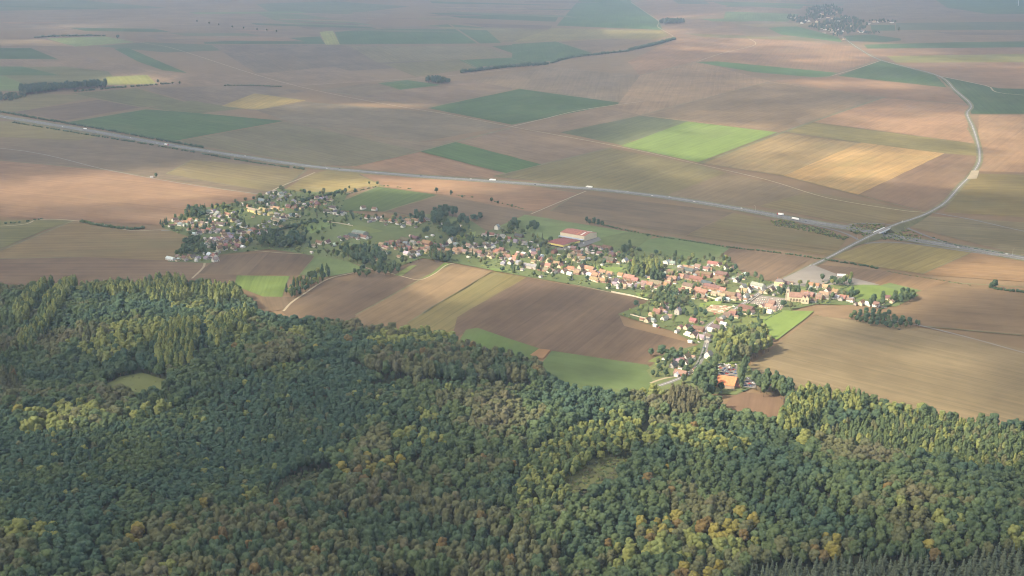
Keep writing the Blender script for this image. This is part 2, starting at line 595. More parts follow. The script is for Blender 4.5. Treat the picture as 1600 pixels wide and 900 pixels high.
# the far plain first: broad, uneven plots of plough and crop
for (k, c, pts) in [
    ('s', B, [(-320, -8), (420, -8), (300, 14), (-320, 22)]), ('c', GG, [(-320, 4), (120, 0), (260, 12), (60, 20), (-320, 18)]),
    ('s', (0.20, 0.155, 0.13), [(-320, 22), (300, 12), (620, 16), (560, 40), (330, 44), (-320, 52)]),
    ('c', GG, [(400, 6), (520, 2), (640, 10), (540, 22), (420, 18)]), ('c', (0.13, 0.15, 0.09), [(400, 20), (470, 22), (590, 40), (500, 43), (430, 32)]),
    ('s', (0.205, 0.155, 0.125), [(230, 55), (330, 44), (500, 46), (500, 57), (320, 66), (250, 66)]),
    ('c', GG, [(150, 72), (230, 66), (330, 70), (430, 76), (260, 82)]),
    ('s', (0.17, 0.135, 0.115), [(330, 70), (530, 70), (720, 100), (560, 110), (400, 114)]),
    ('t', (0.20, 0.175, 0.13), [(545, 72), (760, 72), (800, 88), (590, 98)]),
    ('s', B, [(405, 115), (520, 104), (600, 124), (470, 134)]), ('t', OL, [(600, 100), (720, 92), (745, 106), (650, 120)]),
    ('s', (0.20, 0.15, 0.125), [(500, 141), (640, 132), (730, 125), (800, 116), (800, 140), (670, 168)]),
    ('s', (0.21, 0.165, 0.13), [(500, 141), (575, 130), (640, 138), (570, 150)]),
    ('s', B, [(-320, 72), (60, 74), (260, 114), (330, 115), (400, 118), (470, 133), (130, 134), (-320, 128)]),
    ('t', OG, [(-320, 108), (100, 104), (170, 112), (180, 125), (40, 140), (-320, 140)]),
    ('c', GD, [(-320, 74), (48, 75), (92, 93), (-320, 89)]), ('c', GD, [(-320, 104), (35, 104), (95, 118), (-320, 117)]), ('c', GR, [(-320, 116), (8, 119), (34, 130), (34, 142), (-320, 140)]),
    ('c', GD, [(178, 76), (200, 75), (292, 114), (255, 110), (215, 96)]),
    ('c', (0.18, 0.21, 0.09), [(72, 60), (165, 57), (212, 66), (116, 73)]), ('s', (0.33, 0.25, 0.18), [(-320, 63), (70, 61.5), (118, 72.5), (-320, 67)]),
    ('c', GY, [(165, 120), (230, 117), (245, 131), (168, 133)]),
    ('t', (0.21, 0.185, 0.12), [(-320, 162), (0, 158), (60, 146), (160, 150), (20, 176), (-320, 172)]),
    ('t', OG, [(112, 146), (212, 138), (292, 160), (222, 168)]), ('s', (0.175, 0.135, 0.12), [(22, 175), (155, 156), (220, 168), (100, 188)]),
    ('s', (0.19, 0.15, 0.13), [(215, 137), (400, 134), (480, 142), (345, 164), (292, 158)]),
    ('t', OG, [(232, 168), (300, 157), (345, 165), (400, 168), (300, 178)]),
    ('t', (0.33, 0.26, 0.13), [(345, 166), (398, 146), (478, 157), (400, 172)]),
    ('s', (0.195, 0.165, 0.135), [(400, 172), (480, 160), (680, 176), (790, 198), (655, 222), (450, 190)]),
    ('c', GD, [(105, 191), (228, 171), (300, 176), (445, 189), (268, 221)]),
    ('t', (0.175, 0.160, 0.125), [(270, 222), (447, 190), (660, 234), (552, 260), (500, 258)]),
    ('s', (0.19, 0.155, 0.125), [(445, 190), (655, 222), (715, 219), (655, 236)]),
    ('s', BR, [(545, 261), (655, 237), (790, 271), (770, 279), (640, 272)]),
    ('s', B, [(712, 220), (800, 200), (955, 231), (846, 257)]),
    ('c', (0.075, 0.125, 0.048), [(655, 237), (712, 222), (846, 257), (790, 271)]),
    ('c', GD, [(668, 169), (812, 139), (972, 161), (800, 195)]),
    ('s', (0.20, 0.155, 0.125), [(730, 126), (860, 104), (1000, 118), (1000, 158), (972, 161), (812, 139)]),
    ('c', (0.064, 0.106, 0.050), [(523, 50), (700, 38), (746, 68), (531, 69.5)]), ('c', GD, [(704, 38), (756, 43), (783, 67), (750, 68)]),
    ('c', GY, [(499, 50), (520, 48), (531, 69.5), (509, 70)]), ('c', GD, [(318, 66), (500, 57), (508, 69), (320, 68.5)]),
    ('t', OL, [(756, 43), (800, 44), (865, 42), (800, 66), (782, 66)]), ('s', BD, [(720, 36), (862, 40), (860, 46), (760, 43)]),
    ('c', GD, [(665, 20), (700, 20), (872, 27), (868, 34), (720, 28)]), ('c', GD, [(672, 2), (882, 8), (880, 12), (675, 5)]),
    ('s', (0.22, 0.165, 0.135), [(880, 8), (905, 2), (872, 27), (700, 19), (680, 6)]),
    ('c', GD, [(590, 130), (636, 125), (690, 133), (626, 140.5)]), ('c', GD, [(768, 72), (800, 70.5), (830, 78), (800, 83)]), ('c', GD, [(718, 94), (800, 90), (826, 98), (742, 105)]),
    ('c', (0.062, 0.104, 0.048), [(800, 69), (868, 65), (925, 82), (882, 94), (826, 98), (800, 92)]), ('s', (0.21, 0.16, 0.13), [(872, 66), (960, 61), (1020, 62), (922, 82)]),
    ('t', (0.24, 0.21, 0.11), [(800, 66), (862, 44), (1034, 47.5), (1046, 56), (1020, 62), (960, 60), (868, 64)]),
    ('c', (0.064, 0.112, 0.054), [(870, 40), (912, -8), (980, -8), (988, 5), (1030, 34), (1035, 47)]),
    ('s', BR, [(990, 4), (1060, -8), (1260, -8), (1260, 16), (1130, 22), (1060, 28), (1030, 34)]),
    ('c', GG, [(1050, 0), (1100, 0), (1110, 7), (1060, 6)]), ('c', GR, [(1110, 2), (1260, 6), (1250, 14), (1130, 8)]),
    ('s', (0.265, 0.18, 0.135), [(1034, 40), (1130, 24), (1150, 40), (1170, 58), (1090, 62), (1048, 60)]),
    ('c', GR, [(1130, 32), (1134, 18), (1250, 22), (1230, 34)]), ('c', (0.085, 0.15, 0.06), [(1200, 44), (1240, 40), (1310, 58), (1316, 66), (1220, 54)]),
    ('c', GD, [(1318, 56), (1360, 54), (1420, 62), (1380, 66), (1326, 64)]), ('c', GD, [(1360, 39), (1398, 39), (1399, 48), (1362, 48)]),
    ('s', BR, [(1050, 62), (1180, 58), (1330, 72), (1374, 94), (1300, 116), (1180, 104), (1100, 96), (1000, 118), (980, 96)]),
    ('s', (0.25, 0.18, 0.135), [(1000, 118), (1090, 96), (1200, 126), (1380, 150), (1222, 206), (1075, 190), (1000, 180), (960, 170)]),
    ('c', (0.085, 0.15, 0.062), [(1086, 97), (1120, 96), (1310, 114), (1290, 122), (1180, 113)]),
    ('s', BR, [(1200, 127), (1300, 119), (1480, 137), (1514, 163), (1380, 152)]),
    ('c', GD, [(1310, 118.5), (1376, 95), (1462, 118), (1480, 137)]), ('c', (0.064, 0.102, 0.048), [(1466, 119), (1560, 138), (2000, 152), (2000, 178), (1518, 178), (1512, 164)]),
    ('s', BR, [(1378, 93), (2000, 88), (2000, 148), (1560, 138), (1464, 117)]), ('t', (0.24, 0.23, 0.10), [(1382, 86), (2000, 76), (2000, 96), (1400, 98)]),
    ('s', BR, [(1330, 76), (2000, 68), (2000, 78), (1378, 88)]), ('c', GD, [(1350, 70), (1500, 66), (2000, 60), (2000, 71), (1355, 76)]),
    ('s', (0.23, 0.17, 0.135), [(1400, 48), (2000, 46), (2000, 61), (1410, 66)]), ('c', GG, [(1400, 36), (2000, 30), (2000, 46), (1400, 47)]),
    ('s', B, [(1300, -8), (1450, -8), (1480, 12), (1560, 24), (1400, 32), (1310, 10)]), ('c', (0.09, 0.14, 0.07), [(1450, -8), (2000, -8), (2000, 24), (1560, 24), (1480, 12)]),
    # middle distance, east of the village
    ('s', B, [(815, 200), (945, 170), (1000, 182), (878, 208), (850, 206)]), ('c', (0.115, 0.125, 0.078), [(875, 207), (1000, 181), (1076, 190), (970, 227)]),
    ('c', (0.150, 0.205, 0.068), [(970, 228), (1075, 190), (1216, 207), (1092, 254)]),
    ('s', (0.235, 0.175, 0.13), [(1002, 180), (1200, 128), (1375, 152), (1222, 206), (1080, 189)]),
    ('t', OL, [(770, 276), (846, 258), (955, 232), (1092, 258), (1135, 270), (1040, 306), (880, 287)]),
    ('s', (0.195, 0.155, 0.115), [(1135, 270), (1262, 300), (1184, 322), (1150, 322), (1040, 306)]),
    ('t', (0.20, 0.165, 0.11), [(1262, 300), (1450, 334), (1420, 346), (1340, 352), (1186, 322)]),
    ('t', T, [(1096, 255), (1222, 208), (1345, 224), (1224, 275)]), ('t', (0.35, 0.245, 0.145), [(1224, 275), (1345, 223), (1476, 240), (1340, 305)]),
    ('s', (0.215, 0.15, 0.12), [(1340, 305), (1476, 240), (1530, 245), (1500, 290), (1466, 328), (1440, 330)]),
    ('t', (0.245, 0.215, 0.115), [(1224, 206), (1270, 192), (1525, 225), (1531, 244), (1476, 240), (1345, 223)]),
    ('s', BR, [(1270, 191), (1378, 153), (1514, 165), (1512, 200), (1525, 225)]),
    ('s', (0.275, 0.185, 0.135), [(1530, 180), (2000, 180), (2000, 280), (1526, 268)]), ('t', (0.225, 0.185, 0.105), [(1522, 272), (2000, 282), (2000, 366), (1474, 332), (1505, 292)]),
    ('t', (0.175, 0.155, 0.12), [(1440, 338), (2000, 372), (2000, 412), (1600, 400), (1418, 354)]),
    ('s', (0.185, 0.145, 0.115), [(860, 330), (903, 303), (1146, 332), (1070, 369), (940, 346)]), ('t', (0.215, 0.175, 0.115), [(1146, 333), (1212, 346), (1322, 376), (1300, 401), (1070, 370)]),
    ('t', (0.235, 0.20, 0.11), [(1300, 402), (1366, 378), (1480, 385), (1520, 394), (1440, 428), (1360, 416)]), ('s', (0.295, 0.20, 0.135), [(1520, 394), (2000, 418), (2000, 470), (1440, 429)]),
    ('s', (0.185, 0.135, 0.11), [(1262, 413), (1330, 418), (1400, 426), (1360, 446), (1300, 430)]), ('s', (0.27, 0.185, 0.13), [(1400, 426), (1480, 440), (1440, 458), (1360, 446)]),
    ('s', (0.19, 0.14, 0.115), [(1115, 406), (1140, 389), (1268, 404), (1216, 436), (1190, 442), (1140, 424)]),
    ('s', (0.225, 0.165, 0.12), [(1385, 486), (1436, 456), (1482, 442), (2000, 474), (2000, 562), (1440, 510)]),
    ('s', (0.225, 0.165, 0.125), [(1274, 481), (1335, 476), (1345, 490), (1325, 502), (1270, 493)]),
    ('s', (0.205, 0.170, 0.125), [(1150, 600), (1168, 574), (1272, 494), (1330, 500), (1440, 513), (2050, 640), (2050, 760), (1500, 660), (1380, 640), (1230, 625)]),
    ('s', (0.21, 0.145, 0.12), [(1128, 640), (1150, 612), (1226, 621), (1220, 660), (1150, 655)]),
    # west and south of the village
    ('s', (0.185, 0.15, 0.125), [(-320, 184), (10, 187), (265, 231), (480, 265), (430, 303), (412, 306), (170, 266), (-320, 222)]), ('t', OL, [(-320, 186), (30, 190), (165, 213), (120, 220), (-320, 200)]),
    ('t', (0.22, 0.185, 0.125), [(300, 250), (480, 266), (432, 302), (260, 272)]),
    ('s', (0.255, 0.17, 0.13), [(-320, 222), (170, 267), (412, 306), (395, 321), (330, 331), (250, 352), (110, 345), (60, 342), (-320, 322)]),
    ('t', OG, [(-320, 350), (60, 344), (118, 344), (70, 360), (0, 390), (-320, 404)]), ('t', (0.25, 0.195, 0.135), [(-320, 412), (0, 392), (116, 345), (210, 361), (312, 362), (264, 408), (130, 402)]),
    ('s', (0.205, 0.15, 0.12), [(-320, 412), (130, 402), (264, 408), (335, 410), (380, 432), (300, 470), (-420, 470)]),
    ('t', (0.25, 0.21, 0.12), [(480, 274), (520, 264), (640, 276), (650, 293), (570, 292), (530, 305), (440, 300)]), ('s', BR, [(560, 272), (800, 286), (905, 302), (830, 334), (690, 304), (600, 292)]),
    ('c', (0.10, 0.135, 0.062), [(504, 327), (590, 292), (684, 305), (600, 331), (545, 330)]), ('s', (0.19, 0.15, 0.125), [(600, 331), (690, 306), (832, 332), (760, 368), (700, 348)]),
    ('g', GR, [(520, 345), (600, 350), (700, 344), (740, 372), (660, 372), (590, 376), (548, 380), (530, 368)]), ('s', (0.19, 0.15, 0.11), [(478, 377), (556, 345), (574, 358), (530, 376)]),
    ('g', (0.125, 0.15, 0.07), [(428, 372), (480, 343), (522, 346), (470, 376)]), ('s', (0.16, 0.125, 0.10), [(378, 348), (425, 334), (470, 334), (425, 352), (390, 354)]),
    ('g', GR, [(820, 336), (1020, 369), (985, 397), (940, 384), (830, 372), (770, 358)]), ('g', (0.135, 0.165, 0.07), [(930, 374), (985, 362), (1020, 369), (1000, 388), (950, 386)]),
    ('g', (0.115, 0.155, 0.072), [(985, 396), (1015, 374), (1046, 370), (1140, 388), (1118, 408), (1070, 416), (1030, 408)]),
    ('s', (0.175, 0.135, 0.115), [(308, 428), (345, 400), (421, 395), (386, 430)]), ('s', BD, [(421, 394), (493, 398), (468, 430), (386, 430)]),
    ('g', GR, [(493, 398), (542, 408), (575, 422), (505, 434), (468, 430)]), ('c', GB, [(370, 431), (453, 432), (441, 465), (411, 464), (366, 447)]),
    ('s', (0.19, 0.145, 0.115), [(408, 464), (470, 465), (446, 484), (415, 488)]),
    ('s', BD, [(440, 488), (475, 461), (512, 437), (545, 440), (576, 426), (656, 438), (556, 493), (548, 520), (480, 514)]),
    ('s', (0.235, 0.175, 0.125), [(656, 438), (703, 415), (771, 425), (660, 490), (632, 512), (600, 530), (552, 520), (556, 493)]),
    ('t', (0.205, 0.18, 0.105), [(771, 425), (822, 434), (714, 497), (705, 530), (620, 526), (638, 505)]),
    ('s', (0.158, 0.115, 0.098), [(822, 434), (1016, 469), (1010, 478), (967, 492), (975, 510), (1096, 541), (1078, 566), (1000, 572), (842, 546), (746, 514), (705, 530), (714, 497)]),
    ('g', (0.10, 0.15, 0.055), [(700, 560), (728, 516), (746, 513), (842, 545), (832, 590), (760, 580)]), ('g', (0.092, 0.125, 0.056), [(832, 590), (862, 549), (1012, 571), (1030, 590), (1020, 632), (900, 632)]),
    ('s', (0.18, 0.14, 0.115), [(608, 426), (658, 406), (694, 410), (674, 430), (655, 437), (622, 432)]), ('g', (0.14, 0.19, 0.06), [(694, 411), (706, 412), (672, 432), (655, 437), (674, 428)]),
]:
    field(k, c, pts)

# narrow strips of the far plain, each its own plot
fr = random.Random(5)
for _ in range(46):
    y = fr.uniform(1, 60)
    x = fr.uniform(-20, 1560)
    if 1225 < x < 1420 or (850 < x < 1050):
        continue
    w_, d_ = fr.uniform(50, 190), fr.uniform(1.2, 4.5) * (.5 + y / 60)
    sh_ = fr.uniform(-6, 6) + d_ * fr.choice((-3, 4, 6))
    sl = fr.uniform(-.02, .035) * w_
    kc = fr.choice([('s', B), ('s', BR), ('s', BD), ('t', OL), ('c', GD), ('c', GG), ('c', GR), ('t', T), ('s', BR), ('s', (0.19, 0.15, 0.13))])
    field(kc[0], kc[1], [(x, y), (x + w_, y + sl), (x + w_ + sh_, y + sl + d_), (x + sh_, y + d_)])

# ground of the settlement, greens, lots
VILLAGE_PX = [(252, 356), (270, 342), (315, 326), (400, 312), (436, 294), (466, 300), (545, 302), (530, 330), (612, 342), (680, 334), (735, 345), (760, 362), (800, 350), (860, 380), (905, 386),
              (990, 390), (1070, 405), (1135, 402), (1160, 428), (1200, 440), (1255, 446), (1300, 436), (1335, 446), (1390, 458), (1420, 452), (1436, 462), (1400, 480), (1340, 478), (1275, 476),
              (1200, 494), (1160, 520), (1160, 560), (1190, 600), (1150, 618), (1030, 612), (1010, 580), (1040, 552), (1092, 540), (1050, 518), (965, 492), (1018, 470), (900, 446), (822, 433),
              (706, 411), (660, 404), (600, 426), (540, 408), (420, 390), (345, 398), (330, 412), (262, 410), (300, 372)]
vg = field('g', (0.105, 0.130, 0.062), VILLAGE_PX, 0.4, name='village_green')
for pts in ([(616, 431), (640, 416), (652, 415), (628, 432)], [(700, 374), (744, 362), (742, 370), (716, 376)], [(1062, 411), (1084, 403), (1094, 408), (1072, 416)], [(868, 406), (905, 400), (916, 405), (880, 413)],
            [(928, 416), (975, 419), (962, 427), (930, 423)], [(992, 458), (1036, 463), (1022, 471), (1000, 468)], [(1094, 475), (1130, 468), (1126, 476), (1092, 481)], [(1150, 508), (1170, 492), (1208, 497), (1180, 508)],
            [(1240, 456), (1262, 450), (1268, 460), (1250, 464)], [(1296, 446), (1310, 441), (1322, 446), (1306, 452)], [(1128, 576), (1124, 566), (1152, 566), (1154, 572)], [(1012, 566), (1030, 556), (1046, 560), (1026, 568)],
            [(470, 352), (500, 346), (524, 350), (486, 366)], [(530, 352), (560, 352), (600, 362), (560, 368)], [(254, 353), (262, 348), (272, 350), (268, 355)], [(760, 420), (790, 421), (800, 426), (775, 425)]):
    field('g', random.choice(((0.15, 0.20, 0.065), (0.135, 0.185, 0.07), (0.165, 0.195, 0.075))), pts, .3, name='garden_plot')
field('g', GB, [(1190, 500), (1215, 486), (1272, 487), (1238, 514), (1214, 532), (1192, 520)], .4, name='meadow')
field('g', GB, [(1322, 452), (1350, 444), (1422, 454), (1385, 468), (1340, 468)], .4, name='playing_field')
field('g', GR, [(1375, 447), (1390, 443), (1440, 455), (1420, 460)], .4, name='meadow')
field(M_GRAV, (1, 1, 1), [(1214, 442), (1268, 414), (1304, 428), (1375, 446), (1310, 446), (1258, 449)], name='gravel_yard')
field(M_GRAV, (1, 1, 1), [(1124, 590), (1128, 572), (1152, 570), (1152, 594)], name='gravel_yard')
field(M_GRAV, (1, 1, 1), [(1160, 606), (1166, 590), (1184, 592), (1180, 608)], name='gravel_yard')
field(M_CHALK, (1, 1, 1), [(1100, 486), (1112, 477), (1146, 480), (1124, 492)], name='stone_yard')
field(M_CHALK, (1, 1, 1), [(1510, 280), (1518, 267), (1530, 267), (1526, 280)], name='gravel_pad')
field('s', (0.30, 0.19, 0.125), [(828, 556), (842, 546), (860, 548), (848, 562)], .3, name='bare_soil')
field(M_GRAV, (1, 1, 1), [(1168, 474), (1185, 462), (1232, 468), (1222, 484), (1196, 482)], name='cemetery_ground')
field(M_ASPH, (1, 1, 1), [(890, 384), (914, 378), (935, 371), (940, 376), (900, 390), (860, 392)], name='loading_yard')
for pts in ([(160, 605), (188, 590), (222, 584), (268, 598), (258, 616), (232, 628), (206, 622), (176, 624)], [(872, 756), (892, 742), (905, 730), (925, 728), (938, 718), (962, 716), (985, 710), (990, 722), (972, 734), (968, 748), (950, 756), (938, 770), (912, 766), (896, 774)]):
    o = field('g', (0.15, 0.17, 0.075) if pts[0][0] < 500 else (0.15, 0.165, 0.08), pts, .5, name='clearing')
    o.location.z += 0.25

# ------------------------------------------------------------------ roads


def smooth(pts, n=6):
    """Catmull-Rom through the points"""
    p = np.array(pts, float)
    p = np.vstack([2 * p[0] - p[1], p, 2 * p[-1] - p[-2]])
    out = []
    for i in range(1, len(p) - 2):
        a, b, c, d = p[i - 1], p[i], p[i + 1], p[i + 2]
        for k in range(n):
            t = k / n
            out.append(0.5 * ((2 * b) + (-a + c) * t + (2 * a - 5 * b + 4 * c - d) * t * t + (-a + 3 * b - 3 * c + d) * t ** 3))
    out.append(p[-2])
    return np.array(out)


rz = [0]


def normals(c):
    d = np.gradient(c[:, :2], axis=0)
    d /= np.hypot(d[:, 0], d[:, 1])[:, None] + 1e-9
    return np.stack([-d[:, 1], d[:, 0]], 1)


def ribbon(name, path, mat, width, offset=0.0, z=None, zs=None):
    """flat strip along a world path (n x 2 or n x 3), shifted sideways by offset"""
    nrm = normals(path)
    rz[0] += z is None
    z0 = 0.80 + 0.006 * rz[0] if z is None else z
    zz = path[:, 2] + z0 if path.shape[1] > 2 else np.full(len(path), z0)
    a = path[:, :2] + nrm * (offset - width / 2)
    b = path[:, :2] + nrm * (offset + width / 2)
    v = np.vstack([np.column_stack([a, zz]), np.column_stack([b, zz])])
    n = len(path)
    i = np.arange(n - 1)
    f = np.stack([i, i + 1, i + n + 1, i + n], 1)
    o = link(bpy.data.objects.new(name, np_mesh(name, v, f, [mat])))
    return tag(o, kind='structure')


def gpath(pts, n=6):
    """pixel points (x, y[, height]) -> smoothed world path"""
    if len(pts[0]) == 3:
        w = np.array([(*G(p[0], p[1]), p[2]) for p in pts])
    else:
        w = np.array([G(*p) for p in pts])
    return smooth(w, n)


for a, b, wd in MARGINS:
    t_ = np.linspace(0, 1, 9)[:, None]
    pth = a[None] * (1 - t_) + b[None] * t_ + np.array([[EDGE_R.uniform(-.8, .8), EDGE_R.uniform(-.8, .8)] for _ in range(9)])
    ribbon('grass_margin', pth, M_VERGE, wd, z=0.78)

MOTORWAY = gpath([(-400, 104), (-200, 144), (-90, 165), (0, 182), (130, 203), (265, 227), (400, 248), (505, 262.5), (640, 274.5), (760, 283), (880, 292), (960, 299), (1050, 310), (1150, 326), (1240, 342.5), (1340, 359.5), (1420, 374),
                  (1520, 390), (1600, 404), (1720, 425), (1900, 457), (2080, 490)], 8)
ribbon('motorway_verge', MOTORWAY, M_VERGE, 42)
ribbon('motorway', MOTORWAY, M_CONCR, 10.2, -7.6)
ribbon('motorway', MOTORWAY, M_CONCR, 10.2, 7.6)
for off in (-12.2, -3.2, 3.2, 12.2):
    ribbon('road_marking', MOTORWAY, M_LINE, 0.2, off)
# guard rail of the central reserve
mb = MB()
pth = MOTORWAY
nrm = normals(pth)
for i in range(len(pth) - 1):
    a, b = pth[i], pth[i + 1]
    w = 0.15
    q = [(a[0] - nrm[i, 0] * w, a[1] - nrm[i, 1] * w), (b[0] - nrm[i + 1, 0] * w, b[1] - nrm[i + 1, 1] * w), (b[0] + nrm[i + 1, 0] * w, b[1] + nrm[i + 1, 1] * w), (a[0] + nrm[i, 0] * w, a[1] + nrm[i, 1] * w)]
    mb.add([(x, y, 0.8) for x, y in q] + [(x, y, 1.75) for x, y in q], [(4, 5, 6, 7), (0, 1, 5, 4), (2, 3, 7, 6)])
tag(mb.build('guard_rail', plain('galvanised_rail', (0.24, 0.24, 0.25), .6, .1, .2)), 'grey guard rail running down the middle of the motorway', 'guard rail')

D_ROAD = [(1030, 604, 0), (1062, 592, 0), (1085, 578, 0), (1098, 556, 0), (1104, 534, 0), (1103, 514, 0), (1122, 500, 0), (1165, 473, 0), (1200, 450, 0), (1250, 425, 0), (1300, 400.5, 0), (1328, 385.5, 0.2), (1352, 376, 3.5),
          (1376, 367, 6.5), (1400, 356.5, 6.5), (1428, 345, 3.5), (1452, 332.5, 0.2), (1478, 316, 0), (1500, 291, 0), (1522, 268, 0), (1531, 243, 0), (1521, 202, 0), (1511, 178, 0), (1517, 164, 0), (1492, 141, 0), (1463, 117.5, 0),
          (1376, 94, 0), (1342, 76, 0), (1316, 58, 0)]
D_PATH = gpath(D_ROAD, 6)
D_PATH[:, 2] = np.maximum(D_PATH[:, 2], 0)
flat = D_PATH.copy()
lowpart = [i for i in range(len(D_PATH)) if D_PATH[i, 2] < 0.05]
i0 = next(i for i in range(len(D_PATH)) if D_PATH[i, 2] > 0.05)
i1 = max(i for i in range(len(D_PATH)) if D_PATH[i, 2] > 0.05)
ribbon('road_verge', D_PATH[:i0 + 1, :2], M_VERGE, 13)
ribbon('road_verge', D_PATH[i1:, :2], M_VERGE, 16)
ribbon('road', D_PATH, M_ASPH, 6.6, z=1.1)
ribbon('road_marking', D_PATH, M_LINE, 0.3, 0, z=1.13)


def embankment(path, name):
    """grassed bank carrying a raised road: sloping sides, flat top just under the road"""
    nr = normals(path)
    v, f = [], []
    for i, p in enumerate(path):
        z = p[2] + 0.9
        for off, zz in ((-5.5 - 2.0 * p[2], 0.3), (-5.5, z), (5.5, z), (5.5 + 2.0 * p[2], 0.3)):
            v.append((p[0] + nr[i, 0] * off, p[1] + nr[i, 1] * off, zz))
    for i in range(len(path) - 1):
        for k in range(3):
            a = i * 4 + k
            f.append((a, a + 1, a + 5, a + 4))
    f.append((0, 3, 2, 1))
    e = (len(path) - 1) * 4
    f.append((e, e + 1, e + 2, e + 3))
    m = MB()
    m.add(v, f)
    o = m.build(name, M_VERGE)
    return tag(o, kind='structure')


md = np.array([np.min(np.hypot(MOTORWAY[:, 0] - p[0], MOTORWAY[:, 1] - p[1])) for p in D_PATH])
fineD = D_PATH[i0 - 1:i1 + 2]
t = np.linspace(0, len(fineD) - 1, 240)
fineD = np.column_stack([np.interp(t, np.arange(len(fineD)), fineD[:, k]) for k in range(3)])
mfine = smooth(MOTORWAY, 8)
mdist = np.array([np.min(np.hypot(mfine[:, 0] - p[0], mfine[:, 1] - p[1])) for p in fineD])
over = np.where(mdist < 22)[0]
ia, ib = over.min(), over.max()
embankment(fineD[:ia + 1], 'embankment')
embankment(fineD[ib:], 'embankment')
br = empty('road_bridge', (*fineD[(ia + ib) // 2, :2], 0))
tag(br, 'concrete road bridge carrying the village road over the motorway', 'bridge')
seg = fineD[ia - 2:ib + 3].copy()
o0 = np.array([br.location.x, br.location.y])
nr = normals(seg)
for nm, a0, a1, zb, zt, mt in (('deck', -5.4, 5.4, -0.6, 0.95, M_CONC), ('parapet', -5.9, -5.42, -0.6, 2.0, M_WHITE), ('parapet', 5.42, 5.9, -0.6, 2.0, M_WHITE)):
    m = MB()
    v = []
    for i, p in enumerate(seg):
        for off, zz in ((a0, zb), (a1, zb), (a1, zt), (a0, zt)):
            v.append((p[0] + nr[i, 0] * off - o0[0], p[1] + nr[i, 1] * off - o0[1], p[2] + zz))
    f = []
    for i in range(len(seg) - 1):
        for k in range(4):
            f.append((i * 4 + k, i * 4 + (k + 1) % 4, i * 4 + 4 + (k + 1) % 4, i * 4 + 4 + k))
    e = (len(seg) - 1) * 4
    f += [(3, 2, 1, 0), (e, e + 1, e + 2, e + 3)]
    m.add(v, f)
    m.build(nm, mt, br)
dv = seg[-1, :2] - seg[0, :2]
ang = math.atan2(dv[1], dv[0])
for s in (0.28, 0.5, 0.72):
    p = seg[int(s * (len(seg) - 1))]
    m = MB()
    c_, s_ = math.cos(ang), math.sin(ang)
    vs = []
    for z in (0, p[2] - 0.62):
        for lx, ly in ((-.5, -4), (.5, -4), (.5, 4), (-.5, 4)):
            vs.append((p[0] - o0[0] + lx * c_ - ly * s_, p[1] - o0[1] + lx * s_ + ly * c_, z))
    m.add(vs, [(0, 3, 2, 1), (4, 5, 6, 7), (0, 1, 5, 4), (1, 2, 6, 5), (2, 3, 7, 6), (3, 0, 4, 7)])
    m.build('pier', M_CONC, br)

